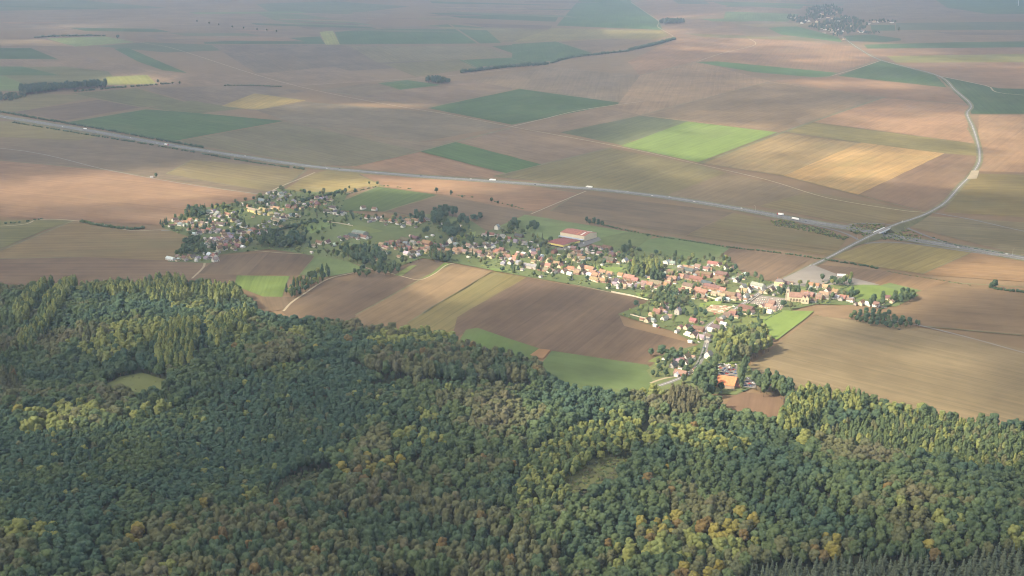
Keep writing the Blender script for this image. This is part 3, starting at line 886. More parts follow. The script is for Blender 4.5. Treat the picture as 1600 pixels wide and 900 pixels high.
for nm, mt, w, pts in [
    ('slip_road', M_ASPH, 6, [(1230, 343), (1280, 354), (1320, 365), (1344, 377), (1352, 381)]),
    ('slip_road', M_ASPH, 6, [(1352, 381), (1385, 379), (1430, 382), (1500, 392), (1560, 400)]),
    ('slip_road', M_ASPH, 6, [(1408, 352), (1425, 360), (1455, 372), (1480, 380), (1520, 389)]),
    ('slip_road', M_ASPH, 5, [(1398, 353), (1375, 350), (1340, 350), (1320, 353), (1300, 350)]),
    ('track', M_CHALK, 3.6, [(188, 61), (235, 69), (275, 77), (400, 117), (500, 143), (620, 166), (700, 179), (800, 198.5), (970, 230), (1092, 257), (1200, 282), (1290, 309), (1400, 328), (1452, 333)]),
    ('track', M_ASPH, 5, [(1458, 333), (1520, 344), (1600, 362), (1700, 380)]), ('track', M_CHALK, 4.5, [(800, 198), (850, 186), (910, 172), (1008, 158)]),
    ('track', M_CHALK, 5, [(472, 134), (560, 128), (630, 124), (720, 117), (800, 108)]), ('track', M_CHALK, 5, [(985, 3), (1010, 20), (1029, 33), (1028, 42), (1048, 54), (1052, 58)]),
    ('grass_track', M_VERGE, 9, [(1094, 256), (1222, 207.5), (1300, 180), (1382, 152)]), ('track', M_CHALK, 5, [(1300, 118.5), (1340, 107), (1376, 95)]),
    ('track', M_CHALK, 5, [(1090, 96), (1130, 83), (1180, 70), (1166, 58)]), ('track', M_CHALK, 3.5, [(830, 335), (870, 318), (916, 299)]),
    ('track', M_CHALK, 6, [(1463, 118), (1540, 134), (1600, 149), (2000, 160)]), ('track', M_GRAV, 4, [(1380, 500), (1435, 509), (1520, 530), (1600, 552), (1680, 572)]),
    ('grass_track', M_VERGE, 8, [(798, 200), (715, 221), (655, 237), (552, 260)]), ('track', M_CHALK, 4, [(414, 305), (436, 293), (466, 281), (492, 270)]),
    ('track', M_GRAV, 4, [(-320, 220), (0, 232), (170, 266.5), (290, 288), (414, 305)]), ('track', M_CHALK, 4, [(-320, 356), (0, 354), (60, 344), (112, 345), (170, 353), (205, 361), (252, 360), (320, 361), (345, 364)]),
    ('track', M_CHALK, 2.4, [(395, 392), (440, 396), (492, 399), (540, 407), (578, 421), (600, 425), (630, 433), (656, 438), (680, 428), (700, 414), (730, 412), (770, 420), (830, 433), (900, 446), (960, 459), (1014, 469), (1026, 475)]),
    ('track', M_CHALK, 3.5, [(443, 487), (455, 474), (475, 460), (512, 437), (552, 427)]), ('track', M_CHALK, 3.5, [(300, 436), (318, 418), (322, 402), (340, 392)]),
    ('street', M_ASPH, 6, [(252, 361), (330, 360), (380, 366), (420, 376), (470, 386), (540, 394), (640, 396), (740, 402), (830, 411), (900, 426), (980, 446), (1050, 459), (1090, 463)]),
    ('street', M_ASPH, 5, [(345, 362), (400, 345), (430, 325), (425, 310), (414, 305)]), ('street', M_ASPH, 5, [(470, 386), (510, 372), (500, 350), (480, 338), (440, 330)]),
    ('street', M_ASPH, 5, [(500, 340), (545, 350), (570, 353), (600, 345)]), ('street', M_ASPH, 5, [(560, 336), (620, 345), (680, 354), (720, 362), (760, 376), (830, 392), (900, 401), (960, 413)]),
    ('street', M_ASPH, 5, [(1090, 463), (1070, 477), (1052, 492), (1048, 499), (1062, 505), (1085, 505), (1103, 512)]), ('street', M_ASPH, 5, [(1090, 463), (1120, 472), (1160, 476)]),
    ('street', M_ASPH, 5, [(1190, 457), (1140, 436), (1110, 424), (1050, 418)]), ('street', M_ASPH, 4.5, [(1215, 448), (1270, 458), (1330, 472), (1385, 482)]),
    ('track', M_CHALK, 3.5, [(1016, 600), (1032, 594), (1050, 590), (1066, 590)]),
]:
    ribbon(nm, gpath(pts), mt, w)

# ------------------------------------------------------------------ trees


def ico(sub):
    t = (1 + 5 ** .5) / 2
    v = [(-1, t, 0), (1, t, 0), (-1, -t, 0), (1, -t, 0), (0, -1, t), (0, 1, t), (0, -1, -t), (0, 1, -t), (t, 0, -1), (t, 0, 1), (-t, 0, -1), (-t, 0, 1)]
    f = [(0, 11, 5), (0, 5, 1), (0, 1, 7), (0, 7, 10), (0, 10, 11), (1, 5, 9), (5, 11, 4), (11, 10, 2), (10, 7, 6), (7, 1, 8), (3, 9, 4), (3, 4, 2), (3, 2, 6), (3, 6, 8), (3, 8, 9), (4, 9, 5), (2, 4, 11), (6, 2, 10), (8, 6, 7), (9, 8, 1)]
    v = [np.array(p) / np.linalg.norm(p) for p in v]
    for _ in range(sub):
        cache, nf = {}, []

        def mid(a, b):
            k = (min(a, b), max(a, b))
            if k not in cache:
                m = v[a] + v[b]
                v.append(m / np.linalg.norm(m))
                cache[k] = len(v) - 1
            return cache[k]
        for a, b, c in f:
            ab, bc, ca = mid(a, b), mid(b, c), mid(c, a)
            nf += [(a, ab, ca), (b, bc, ab), (c, ca, bc), (ab, bc, ca)]
        f = nf
    return np.array(v), np.array(f)


ICO1 = ico(1)
ICO0 = ico(0)


def crown_arrays(lobes, r, card, per_lobe, fr=(0.86, 1.1)):
    """leafy crown: rough inner lobes plus leaf clumps (small triangles) over every lobe"""
    vs, fs, tone = [], [], []
    base = 0
    iv, jf = ICO1
    for (c, rad) in lobes:
        q = iv * r.uniform(0.86, 1.04, (len(iv), 1)) * np.array(rad) + np.array(c)
        vs.append(q)
        fs.append(jf + base)
        tone.append(np.full(len(jf), r.uniform(0.9, 1.05)) * r.uniform(0.92, 1.06, len(jf)))
        base += len(iv)
        n = per_lobe
        d = r.normal(size=(n, 3))
        d[:, 2] = np.abs(d[:, 2]) * 0.9 + d[:, 2] * 0.25
        d /= np.linalg.norm(d, axis=1)[:, None]
        ctr = np.array(c) + d * np.array(rad) * r.uniform(*fr, (n, 1))
        nn = d + 0.38 * r.normal(size=(n, 3))
        a = np.cross(nn, r.normal(size=(n, 3)))
        a /= np.linalg.norm(a, axis=1)[:, None] + 1e-9
        b = np.cross(nn, a)
        b /= np.linalg.norm(b, axis=1)[:, None] + 1e-9
        s = card * r.uniform(0.6, 1.3, (n, 1))
        tri = np.stack([ctr - a * s * .8 - b * s * .5, ctr + a * s * .8 - b * s * .5, ctr + b * s], 1)
        vs.append(tri.reshape(-1, 3))
        fs.append(np.arange(3 * n).reshape(n, 3) + base)
        base += 3 * n
        tone.append(np.repeat(r.uniform(0.88, 1.14), n) * r.uniform(0.84, 1.16, n))
    return np.vstack(vs), np.vstack(fs), np.concatenate(tone)


def lobes_round(r, R, z0, z1, n=13):
    """domed broadleaf crown between heights z0 and z1"""
    out = [((0, 0, (z0 + z1) / 2), (R * .78, R * .78, (z1 - z0) * .46))]
    h = z1 - z0
    for i in range(n):
        u = (i + .5) / n
        zz = 1 - 1.45 * u
        a = i * 2.39996 + r.uniform(-.5, .5)
        rr = math.sqrt(max(0, 1 - zz * zz * 0.92)) * R * r.uniform(.52, .78)
        cz = z0 + h * (.46 + .40 * zz) * r.uniform(.93, 1.05)
        lr = R * r.uniform(.32, .48)
        out.append(((rr * math.cos(a), rr * math.sin(a), cz), (lr, lr, lr * r.uniform(.75, 1.0))))
    return out


def lobes_tall(r, R, z0, z1, n=15):
    """tall poplar crown, pointed top, ragged sides"""
    out = [((0, 0, (z0 + z1) / 2), (R * .45, R * .45, (z1 - z0) * .46))]
    for i in range(n):
        u = (i + .5) / n
        prof = (math.sin(math.pi * min(1, .18 + .82 * u)) ** .7) * .85 + .1
        a = i * 2.39996 + r.uniform(-.6, .6)
        rr = R * prof * r.uniform(.35, .62)
        lr = R * prof * r.uniform(.45, .62) + .3
        out.append(((rr * math.cos(a), rr * math.sin(a), z0 + (z1 - z0) * (u * .92 + .03)), (lr, lr, lr * r.uniform(1.1, 1.6))))
    return out


def lobes_cone(r, R, z0, z1, n=16):
    """spruce: whorls narrowing to a spire"""
    out = [((0, 0, (z0 * .6 + z1 * .4)), (R * .35, R * .35, (z1 - z0) * .42))]
    for i in range(n):
        u = (i + .3) / n
        a = i * 2.39996
        rr = R * (1 - u) * r.uniform(.45, .65)
        lr = R * (1 - u) * .5 + .22
        out.append(((rr * math.cos(a), rr * math.sin(a), z0 + (z1 - z0) * (u * .97)), (lr, lr, lr * .75 + .35)))
    return out


def trunk_mb(h, r0, zc, spread, r, n_limbs=4):
    m = MB()
    m.tube([(0, 0, -.6), (0, 0, h * .3), (r.uniform(-.3, .3), r.uniform(-.3, .3), h * .62), (0, 0, h * .9)], [r0 * 1.25, r0 * .9, r0 * .6, r0 * .15], 6)
    for k in range(n_limbs):
        a = k * 2.4 + r.uniform(0, 1)
        z = zc * r.uniform(.8, 1.15)
        m.tube([(0, 0, z), (spread * .4 * math.cos(a), spread * .4 * math.sin(a), z + spread * .35), (spread * .75 * math.cos(a), spread * .75 * math.sin(a), z + spread * .8)], [r0 * .45, r0 * .28, r0 * .1], 5)
    return m


def set_tone(me, tone):
    a = me.attributes.new('leaf_tone', 'FLOAT', 'FACE')
    a.data.foreach_set('value', np.ascontiguousarray(tone, np.float32))


# every kind: crown mesh, trunk mesh, and one joined mesh for the uncountable mass
TREE = {}


def make_kind(key, variants):
    TREE[key] = []
    for i, (lobes, card, per, th, tr, zc, spread) in enumerate(variants):
        r = np.random.default_rng(100 + i + len(key) * 17)
        v, f, tone = crown_arrays(lobes(r), r, card, per)
        crown = np_mesh('crown', v, f, [M_LEAF])
        set_tone(crown, tone)
        tm = trunk_mb(th, tr, zc, spread, r)
        trunk = tm.mesh('trunk', M_BARK)
        tv = np.array(tm.v)
        tf = []
        for q in tm.f:
            for k in range(1, len(q) - 1):
                tf.append((q[0], q[k], q[k + 1]))
        tf = np.array(tf)
        both = np_mesh(key + '_mass', np.vstack([v, tv]), np.vstack([f, tf + len(v)]), [M_LEAF_I, M_BARK], np.concatenate([np.zeros(len(f)), np.ones(len(tf))]))
        set_tone(both, np.concatenate([tone, np.ones(len(tf))]))
        TREE[key].append((crown, trunk, both))


make_kind('broadleaf', [((lambda r, R=R, n=n: lobes_round(r, R, 4.5, 18, n)), .52, 36, 17, .38, 6, 4.2) for R, n in ((5.2, 12), (5.6, 15), (4.8, 11), (5.9, 14), (5.3, 17))])
make_kind('poplar', [((lambda r, R=R: lobes_tall(r, R, 4, 24, 16)), .6, 30, 23, .36, 7, 2.4) for R in (3.9, 4.4, 3.5)])
make_kind('conifer', [((lambda r, R=R: lobes_cone(r, R, 2, 20, 18)), .5, 24, 20, .28, 4, 1.4) for R in (3.7, 4.1, 3.3)])
make_kind('shrub', [((lambda r, R=R: [((r.uniform(-.6, .6) * R, r.uniform(-.6, .6) * R, r.uniform(.35, .8) * R), (R * .55, R * .55, R * .5)) for _ in range(5)]), .35, 18, 1.2, .08, .5, .8) for R in (1.6, 2.0)])


def tree_thing(name, key, vi, x, y, z, s, sz, rot, tint, label, cat, group):
    crown, trunk, _ = TREE[key][vi % len(TREE[key])]
    t = empty(name, (x, y, z), rot)
    t.scale = (s, s, sz)
    tag(t, label, cat, group)
    c = link(bpy.data.objects.new('crown', crown), t)
    c.color = (*tint, 1)
    link(bpy.data.objects.new('trunk', trunk), t)
    return t


MASS_COLL = bpy.data.collections.new('tree_kinds')           # holds the source meshes of the masses, not in the scene
MASS_INDEX = {}
for key in sorted(TREE):
    for i, (_, _, both) in enumerate(TREE[key]):
        o = bpy.data.objects.new('%s_kind_%02d' % (key, i), both)
        MASS_COLL.objects.link(o)
for i, nm in enumerate(sorted(o.name for o in MASS_COLL.objects)):
    MASS_INDEX[nm] = i


def mass(name, rows, label, cat):
    """rows: (x, y, z, key, variant, s, sz, rot, tint) -> ONE stuff object that scatters the trees at its vertices"""
    me = bpy.data.meshes.new(name)
    me.from_pydata([r[:3] for r in rows], [], [])
    a = me.attributes.new('vid', 'INT', 'POINT')
    a.data.foreach_set('value', [MASS_INDEX['%s_kind_%02d' % (r[3], r[4] % len(TREE[r[3]]))] for r in rows])
    a = me.attributes.new('scl', 'FLOAT_VECTOR', 'POINT')
    a.data.foreach_set('vector', np.array([(r[5], r[5], r[6]) for r in rows], np.float32).ravel())
    a = me.attributes.new('rot', 'FLOAT_VECTOR', 'POINT')
    a.data.foreach_set('vector', np.array([(0, 0, r[7]) for r in rows], np.float32).ravel())
    a = me.attributes.new('tint', 'FLOAT_COLOR', 'POINT')
    a.data.foreach_set('color', np.array([(*r[8], 1) for r in rows], np.float32).ravel())
    o = link(bpy.data.objects.new(name, me))
    tag(o, label, cat, kind='stuff')
    ng = bpy.data.node_groups.new(name + '_scatter', 'GeometryNodeTree')
    ng.interface.new_socket('Geometry', in_out='INPUT', socket_type='NodeSocketGeometry')
    ng.interface.new_socket('Geometry', in_out='OUTPUT', socket_type='NodeSocketGeometry')
    gi, go = ng.nodes.new('NodeGroupInput'), ng.nodes.new('NodeGroupOutput')
    ci = ng.nodes.new('GeometryNodeCollectionInfo')
    ci.inputs['Collection'].default_value = MASS_COLL
    ci.inputs['Separate Children'].default_value = True
    ci.inputs['Reset Children'].default_value = True
    ip = ng.nodes.new('GeometryNodeInstanceOnPoints')
    ip.inputs['Pick Instance'].default_value = True

    def attr(nm, ty):
        n = ng.nodes.new('GeometryNodeInputNamedAttribute')
        n.data_type = ty
        n.inputs['Name'].default_value = nm
        return n.outputs[0]
    er = ng.nodes.new('FunctionNodeEulerToRotation')
    ng.links.new(attr('rot', 'FLOAT_VECTOR'), er.inputs[0])
    ng.links.new(gi.outputs[0], ip.inputs['Points'])
    ng.links.new(ci.outputs[0], ip.inputs['Instance'])
    ng.links.new(attr('vid', 'INT'), ip.inputs['Instance Index'])
    ng.links.new(er.outputs[0], ip.inputs['Rotation'])
    ng.links.new(attr('scl', 'FLOAT_VECTOR'), ip.inputs['Scale'])
    ng.links.new(ip.outputs[0], go.inputs[0])
    md_ = o.modifiers.new('scatter', 'NODES')
    md_.node_group = ng
    return o


# ---- leaf colours
C_DARK = (0.080, 0.119, 0.068)
C_MID = (0.106, 0.146, 0.071)
C_BLUE = (0.072, 0.117, 0.078)
C_LIGHT = (0.206, 0.233, 0.085)
C_OLIVE = (0.135, 0.146, 0.078)
C_BROWN = (0.143, 0.140, 0.084)
C_YELL = (0.235, 0.215, 0.066)
C_RUST = (0.185, 0.142, 0.066)
C_CON = (0.143, 0.175, 0.119)
CNAME = {C_DARK: 'dark green', C_MID: 'mid green', C_BLUE: 'bluish green', C_LIGHT: 'pale green', C_OLIVE: 'olive brown', C_BROWN: 'brownish', C_YELL: 'golden yellow', C_RUST: 'rust coloured', C_CON: 'grey green'}


def vary(c, k=.09):
    f = 1 + random.uniform(-k, k)
    g = 1 + random.uniform(-k, k) * .5
    return (c[0] * f * g, c[1] * f, c[2] * f / g)


def wp(pts):
    return world_poly(pts)


Z_POP1 = [wp(p) for p in ([(18, 512), (30, 488), (78, 452), (92, 456), (52, 492), (40, 512)], [(62, 510), (74, 484), (112, 450), (128, 454), (100, 490), (84, 512)], [(24, 548), (36, 528), (72, 508), (80, 514), (46, 548)],
                          [(225, 462), (240, 450), (288, 450), (292, 480), (270, 492), (240, 490)], [(300, 470), (330, 462), (372, 468), (380, 480), (340, 486)], [(245, 588), (250, 556), (276, 540), (308, 540), (316, 566), (300, 590)],
                          [(328, 572), (340, 540), (382, 502), (402, 508), (370, 545), (350, 574)], [(360, 530), (372, 524), (398, 540), (388, 556)], [(128, 470), (150, 462), (222, 462), (222, 474), (150, 478)],
                          [(1208, 690), (1228, 650), (1262, 630), (1300, 636), (1290, 655), (1255, 690)], [(1300, 648), (1330, 640), (1352, 650), (1340, 664), (1312, 664)])]
Z_ROWS = wp([(1255, 690), (1330, 670), (1420, 660), (1620, 690), (1620, 765), (1400, 720)])
Z_YOUNG = wp([(-300, 700), (150, 690), (330, 620), (560, 580), (640, 640), (560, 700), (420, 760), (330, 800), (160, 850), (-300, 880)])
Z_BEECH1 = wp([(545, 590), (640, 560), (730, 560), (850, 590), (850, 612), (700, 615), (600, 612)])
Z_BEECH2 = wp([(240, 990), (330, 850), (480, 790), (600, 750), (760, 800), (880, 860), (860, 990)])
Z_CON = wp([(1140, 990), (1150, 905), (1205, 888), (1330, 895), (1480, 912), (1620, 905), (1850, 920), (1850, 990)])
Z_YEL = [wp(p) for p in ([(1010, 960), (1035, 915), (1085, 882), (1130, 905), (1135, 960), (1060, 985)], [(195, 872), (240, 850), (290, 842), (270, 868), (215, 888)], [(985, 832), (1060, 815), (1080, 840), (1010, 862)],
                         [(520, 745), (570, 725), (640, 722), (600, 748), (560, 758)], [(1230, 885), (1290, 868), (1330, 878), (1300, 895)], [(150, 895), (210, 880), (180, 910)], [(1085, 838), (1150, 820), (1180, 838), (1120, 862)])]
Z_PINKB = wp([(1038, 660), (1052, 620), (1092, 610), (1100, 632), (1075, 665)])
Z_PALE = wp([(820, 720), (870, 690), (1010, 660), (1030, 690), (990, 715), (930, 730), (880, 790), (800, 800)])  # zone of smaller trees, half pale green, half mid green
Z_GAP = [wp([(160, 606), (188, 590), (222, 584), (268, 598), (258, 616), (232, 628), (206, 622), (176, 624)]), wp([(1008, 645), (1020, 645), (1014, 690), (1002, 722), (990, 718), (1002, 690)]), wp([(890, 762), (915, 748), (940, 744), (930, 766)]), wp([(945, 722), (975, 716), (985, 722), (955, 730)]), wp([(1126, 648), (1150, 612), (1232, 622), (1226, 670), (1150, 668)]),
         wp([(560, 625), (700, 622), (845, 618), (845, 611), (700, 614), (600, 613)]), wp([(585, 905), (640, 893), (760, 900), (860, 930), (860, 945), (600, 940)])]
Z_SCRUB = [wp([(878, 765), (925, 728), (988, 718), (962, 768), (905, 790)]), wp([(415, 780), (455, 745), (520, 728), (530, 745), (470, 775)]), wp([(590, 930), (640, 895), (800, 905), (860, 960), (640, 960)])]


def fbm(x, y, s, seed):
    return mnoise.fractal(Vector((x / s + seed * 13.7, y / s - seed * 7.1, seed)), 1.0, 2.0, 4)


def forest_points():
    n = 240000
    x = rng.uniform(-1500, 1500, n)
    y = rng.uniform(790, 1960, n)
    ok = inside(FOREST, x, y)
    px, py = P(x, y)
    ok &= (px > -380) & (px < 2040) & (py < 985)
    for g_ in Z_GAP:
        ok &= ~inside(g_, x, y)
    x, y = x[ok], y[ok]
    zone = np.zeros(len(x), int)                     # 0 mixed
    zone[inside(Z_YOUNG, x, y)] = 1
    zone[inside(Z_BEECH1, x, y) | inside(Z_BEECH2, x, y)] = 2
    for q in Z_POP1:
        zone[inside(q, x, y)] = 3
    zone[inside(Z_ROWS, x, y)] = 4
    zone[inside(Z_CON, x, y)] = 5
    for q in Z_YEL:
        zone[inside(q, x, y)] = 6
    zone[inside(Z_PINKB, x, y)] = 7
    zone[inside(Z_PALE, x, y)] = 8
    for q in Z_SCRUB:
        zone[inside(q, x, y)] = 9
    rad = {0: 6.0, 1: 4.6, 2: 7.2, 3: 4.9, 4: 4.8, 5: 4.8, 6: 7.0, 7: 4.2, 8: 5.2, 9: 2.9}
    cell = 8.5
    grid = {}
    out = []
    for a, b, z in zip(x.tolist(), y.tolist(), zone.tolist()):
        r = rad[z]
        if z == 4:                                    # planted in straight rows
            u = (a * .72 - b * .69)
            u = round(u / 7.5) * 7.5 - u
            a, b = a + .72 * u, b - .69 * u
        i, j = int(a // cell), int(b // cell)
        bad = False
        for di in (-1, 0, 1):
            for dj in (-1, 0, 1):
                for (c, d, s) in grid.get((i + di, j + dj), ()):
                    if (a - c) ** 2 + (b - d) ** 2 < (0.5 * (r + s)) ** 2:
                        bad = True
                        break
                if bad:
                    break
            if bad:
                break
        if bad:
            continue
        grid.setdefault((i, j), []).append((a, b, r))
        out.append((a, b, z))
    return out


def forest_tree(a, b, z):
    """-> key, variant, s, sz, rot, base colour"""
    n1, n2 = fbm(a, b, 90, 1), fbm(a, b, 160, 2)
    u = random.random()
    vi = random.randrange(5)
    rot = random.uniform(0, 6.28)
    if z == 1:
        s = random.uniform(.60, .80)
        c = C_BLUE if n1 + (u - .5) * .4 < .02 else (C_DARK if n1 + (u - .5) * .4 < .22 else C_MID)
        if u > .965:
            c = C_LIGHT if u > .98 else C_OLIVE
        return 'broadleaf', vi, s, random.uniform(.66, .82) * (1 + .35 * n2), rot, c
    if z == 2:
        s = random.choice((1, 1, 1, 1.25)) * random.uniform(.82, 1.08)
        w = n1 + (u - .5) * .5
        c = C_DARK if w < -.22 else (C_OLIVE if w < .20 else (C_BROWN if w < .27 else C_MID))
        if u > .985:
            c = C_RUST
        return 'broadleaf', vi, s, random.uniform(1.3, 1.6), rot, c
    if z == 3:
        s = random.uniform(.95, 1.2)
        return 'poplar', vi, s, random.uniform(1.08, 1.28), rot, (C_LIGHT if u < .62 else C_MID)
    if z == 4:
        s = random.uniform(.68, .85)
        return 'poplar', vi, s, random.uniform(.62, .78), rot, (C_MID if u < .75 else (C_LIGHT if u < .9 else C_OLIVE))
    if z == 5:
        return 'conifer', vi, random.uniform(.85, 1.15), random.uniform(.66, .95), rot, C_CON
    if z == 6:
        s = random.uniform(.82, 1.15)
        w = n1 + (u - .5) * .9
        c = C_OLIVE if w < -.28 else (C_YELL if w < .18 else (C_RUST if w < .26 else (C_MID if w < .4 else C_OLIVE)))
        return 'broadleaf', vi, s, random.uniform(.9, 1.15), rot, c
    if z == 7:
        return 'poplar', vi, random.uniform(.7, .9), random.uniform(.85, 1.05), rot, C_BROWN
    if z == 8:
        return 'broadleaf', vi, random.uniform(.55, .85), random.uniform(.7, .95), rot, (C_LIGHT if u < .5 else C_MID)
    if z == 9:
        return 'shrub', vi, random.uniform(.8, 1.5), random.uniform(.8, 1.5), rot, (C_OLIVE if u < .5 else (C_MID if u < .8 else C_BROWN))
    s = random.choice((1, 1, 1, 1, 1, 1.3, .75)) * random.uniform(.72, .98)
    if n2 > .15:
        s *= 1.12
    w = n1 + (u - .5) * .34 + .55 * n2
    c = C_BLUE if w < -.34 else (C_DARK if w < -.02 else (C_MID if w < .30 else (C_OLIVE if w < .70 else C_BROWN)))
    if fbm(a, b, 120, 5) > .38 and u > .3:
        c = C_LIGHT
    if u > .994:
        c = C_RUST if u > .997 else C_YELL
    key = 'poplar' if (n2 > .42 and b > 1350) else 'broadleaf'
    return key, vi, s, (.33 + .72 * s) * random.uniform(.92, 1.1) if key == 'broadleaf' else s * 1.1, rot, c


rows = []
for (a, b, z) in forest_points():
    key, vi, s, sz, rot, c = forest_tree(a, b, z)
    px, py = P(a, b)
    rows.append((a, b, float(relief(a, b)) - .1, key, vi, s, sz, rot, c, px, py, z))
# the largest in view stand as single trees, the rest is one mass
single = []
for key, lim in (('broadleaf', 300), ('poplar', 130), ('conifer', 150)):
    cand = [i for i, r in enumerate(rows) if r[3] == key and -10 < r[9] < 1610 and 440 < r[10] < 905]
    cand.sort(key=lambda i: -(rows[i][5] * px_scale(rows[i][10])))
    single += cand[:lim]
single = set(single)
FOREST_NAME = {'broadleaf': ('broadleaf_tree', 'tree'), 'poplar': ('poplar_tree', 'poplar'), 'conifer': ('conifer_tree', 'conifer')}


def forest_label(r):
    key, c, px, py = r[3], r[8], r[9], r[10]
    side = 'left' if px < 420 else ('middle' if px < 860 else ('right of centre' if px < 1200 else 'right'))
    big = 'wide' if r[5] > 1.04 else ('medium' if r[5] > .93 else 'smaller')
    if key == 'conifer':
        return '%s grey green spire of conifer in the spruce stand at the bottom right' % ('taller' if r[6] > 1.0 else ('middling' if r[6] > .92 else 'shorter'))
    if key == 'poplar':
        where = ('by the brown poplar row below the hamlet' if r[11] == 7 else ('at the wood edge beside the tan field' if px > 900 else ('at the upper left wood edge' if py < 505 else 'inside the upper left wood')))
        return '%s %s poplar %s' % ('tall' if r[6] > 1.02 else 'shorter', CNAME[c], where)
    return '%s broadleaf tree with %s crown, %s of the foreground forest' % (CNAME[c], big, side)


rest = []
for i, r in enumerate(rows):
    if i in single:
        nm, cat = FOREST_NAME[r[3]]
        lb = forest_label(r)
        tree_thing(nm, r[3], r[4], r[0], r[1], r[2], r[5], r[6], r[7], vary(r[8]), lb, cat, {'broadleaf': 'broadleaf trees of the foreground forest', 'poplar': 'poplars of the wood edge', 'conifer': 'conifers of the spruce stand'}[r[3]])
    else:
        rest.append((*r[:8], vary(r[8])))
mass('forest', rest, 'dense mixed autumn forest covering the lower half of the view', 'forest')
print('forest trees', len(rows), 'single', len(single))

# ------------------------------------------------------------------ buildings
ROOFC = {'o': ((0.33, 0.205, 0.14), 'orange'), 'r': ((0.26, 0.14, 0.112), 'red'), 'b': ((0.155, 0.115, 0.095), 'brown'), 'p': ((0.26, 0.18, 0.14), 'pinkish'), 'g': ((0.27, 0.27, 0.275), 'grey'),
         's': ((0.095, 0.10, 0.11), 'dark slate'), 't': ((0.36, 0.27, 0.19), 'tan'), 'w': ((0.70, 0.69, 0.66), 'white'), 'y': ((0.60, 0.52, 0.28), 'yellowish')}
WALLC = {'w': ((0.80, 0.77, 0.70), 'white'), 'c': ((0.68, 0.57, 0.41), 'cream'), 'y': ((0.74, 0.62, 0.29), 'yellow'), 'k': ((0.36, 0.20, 0.15), 'brick'), 'n': ((0.42, 0.40, 0.37), 'grey'), 'd': ((0.20, 0.15, 0.12), 'dark timber')}
# size letter: length, width, wall height, roof pitch
SIZE = {'s': (5.4, 4.2, 2.5, 32), 'm': (10, 7, 3.3, 44), 'l': (17, 7, 3.4, 40), 'b': (26, 13, 5.2, 20), 'f': (20, 9.5, 4.2, 38), 't': (9, 8, 5.6, 48), 'o': (8.2, 5.8, 2.9, 38)}
SIZEW = {'s': 'small', 'm': '', 'l': 'long', 'b': 'big', 'f': 'large', 't': 'tall', 'o': ''}
KINDW = {'s': ('garden_shed', 'shed'), 'm': ('house', 'house'), 'l': ('long_house', 'house'), 'b': ('farm_barn', 'barn'), 'f': ('farm_barn', 'barn'), 't': ('tall_house', 'house'), 'o': ('outbuilding', 'outbuilding')}

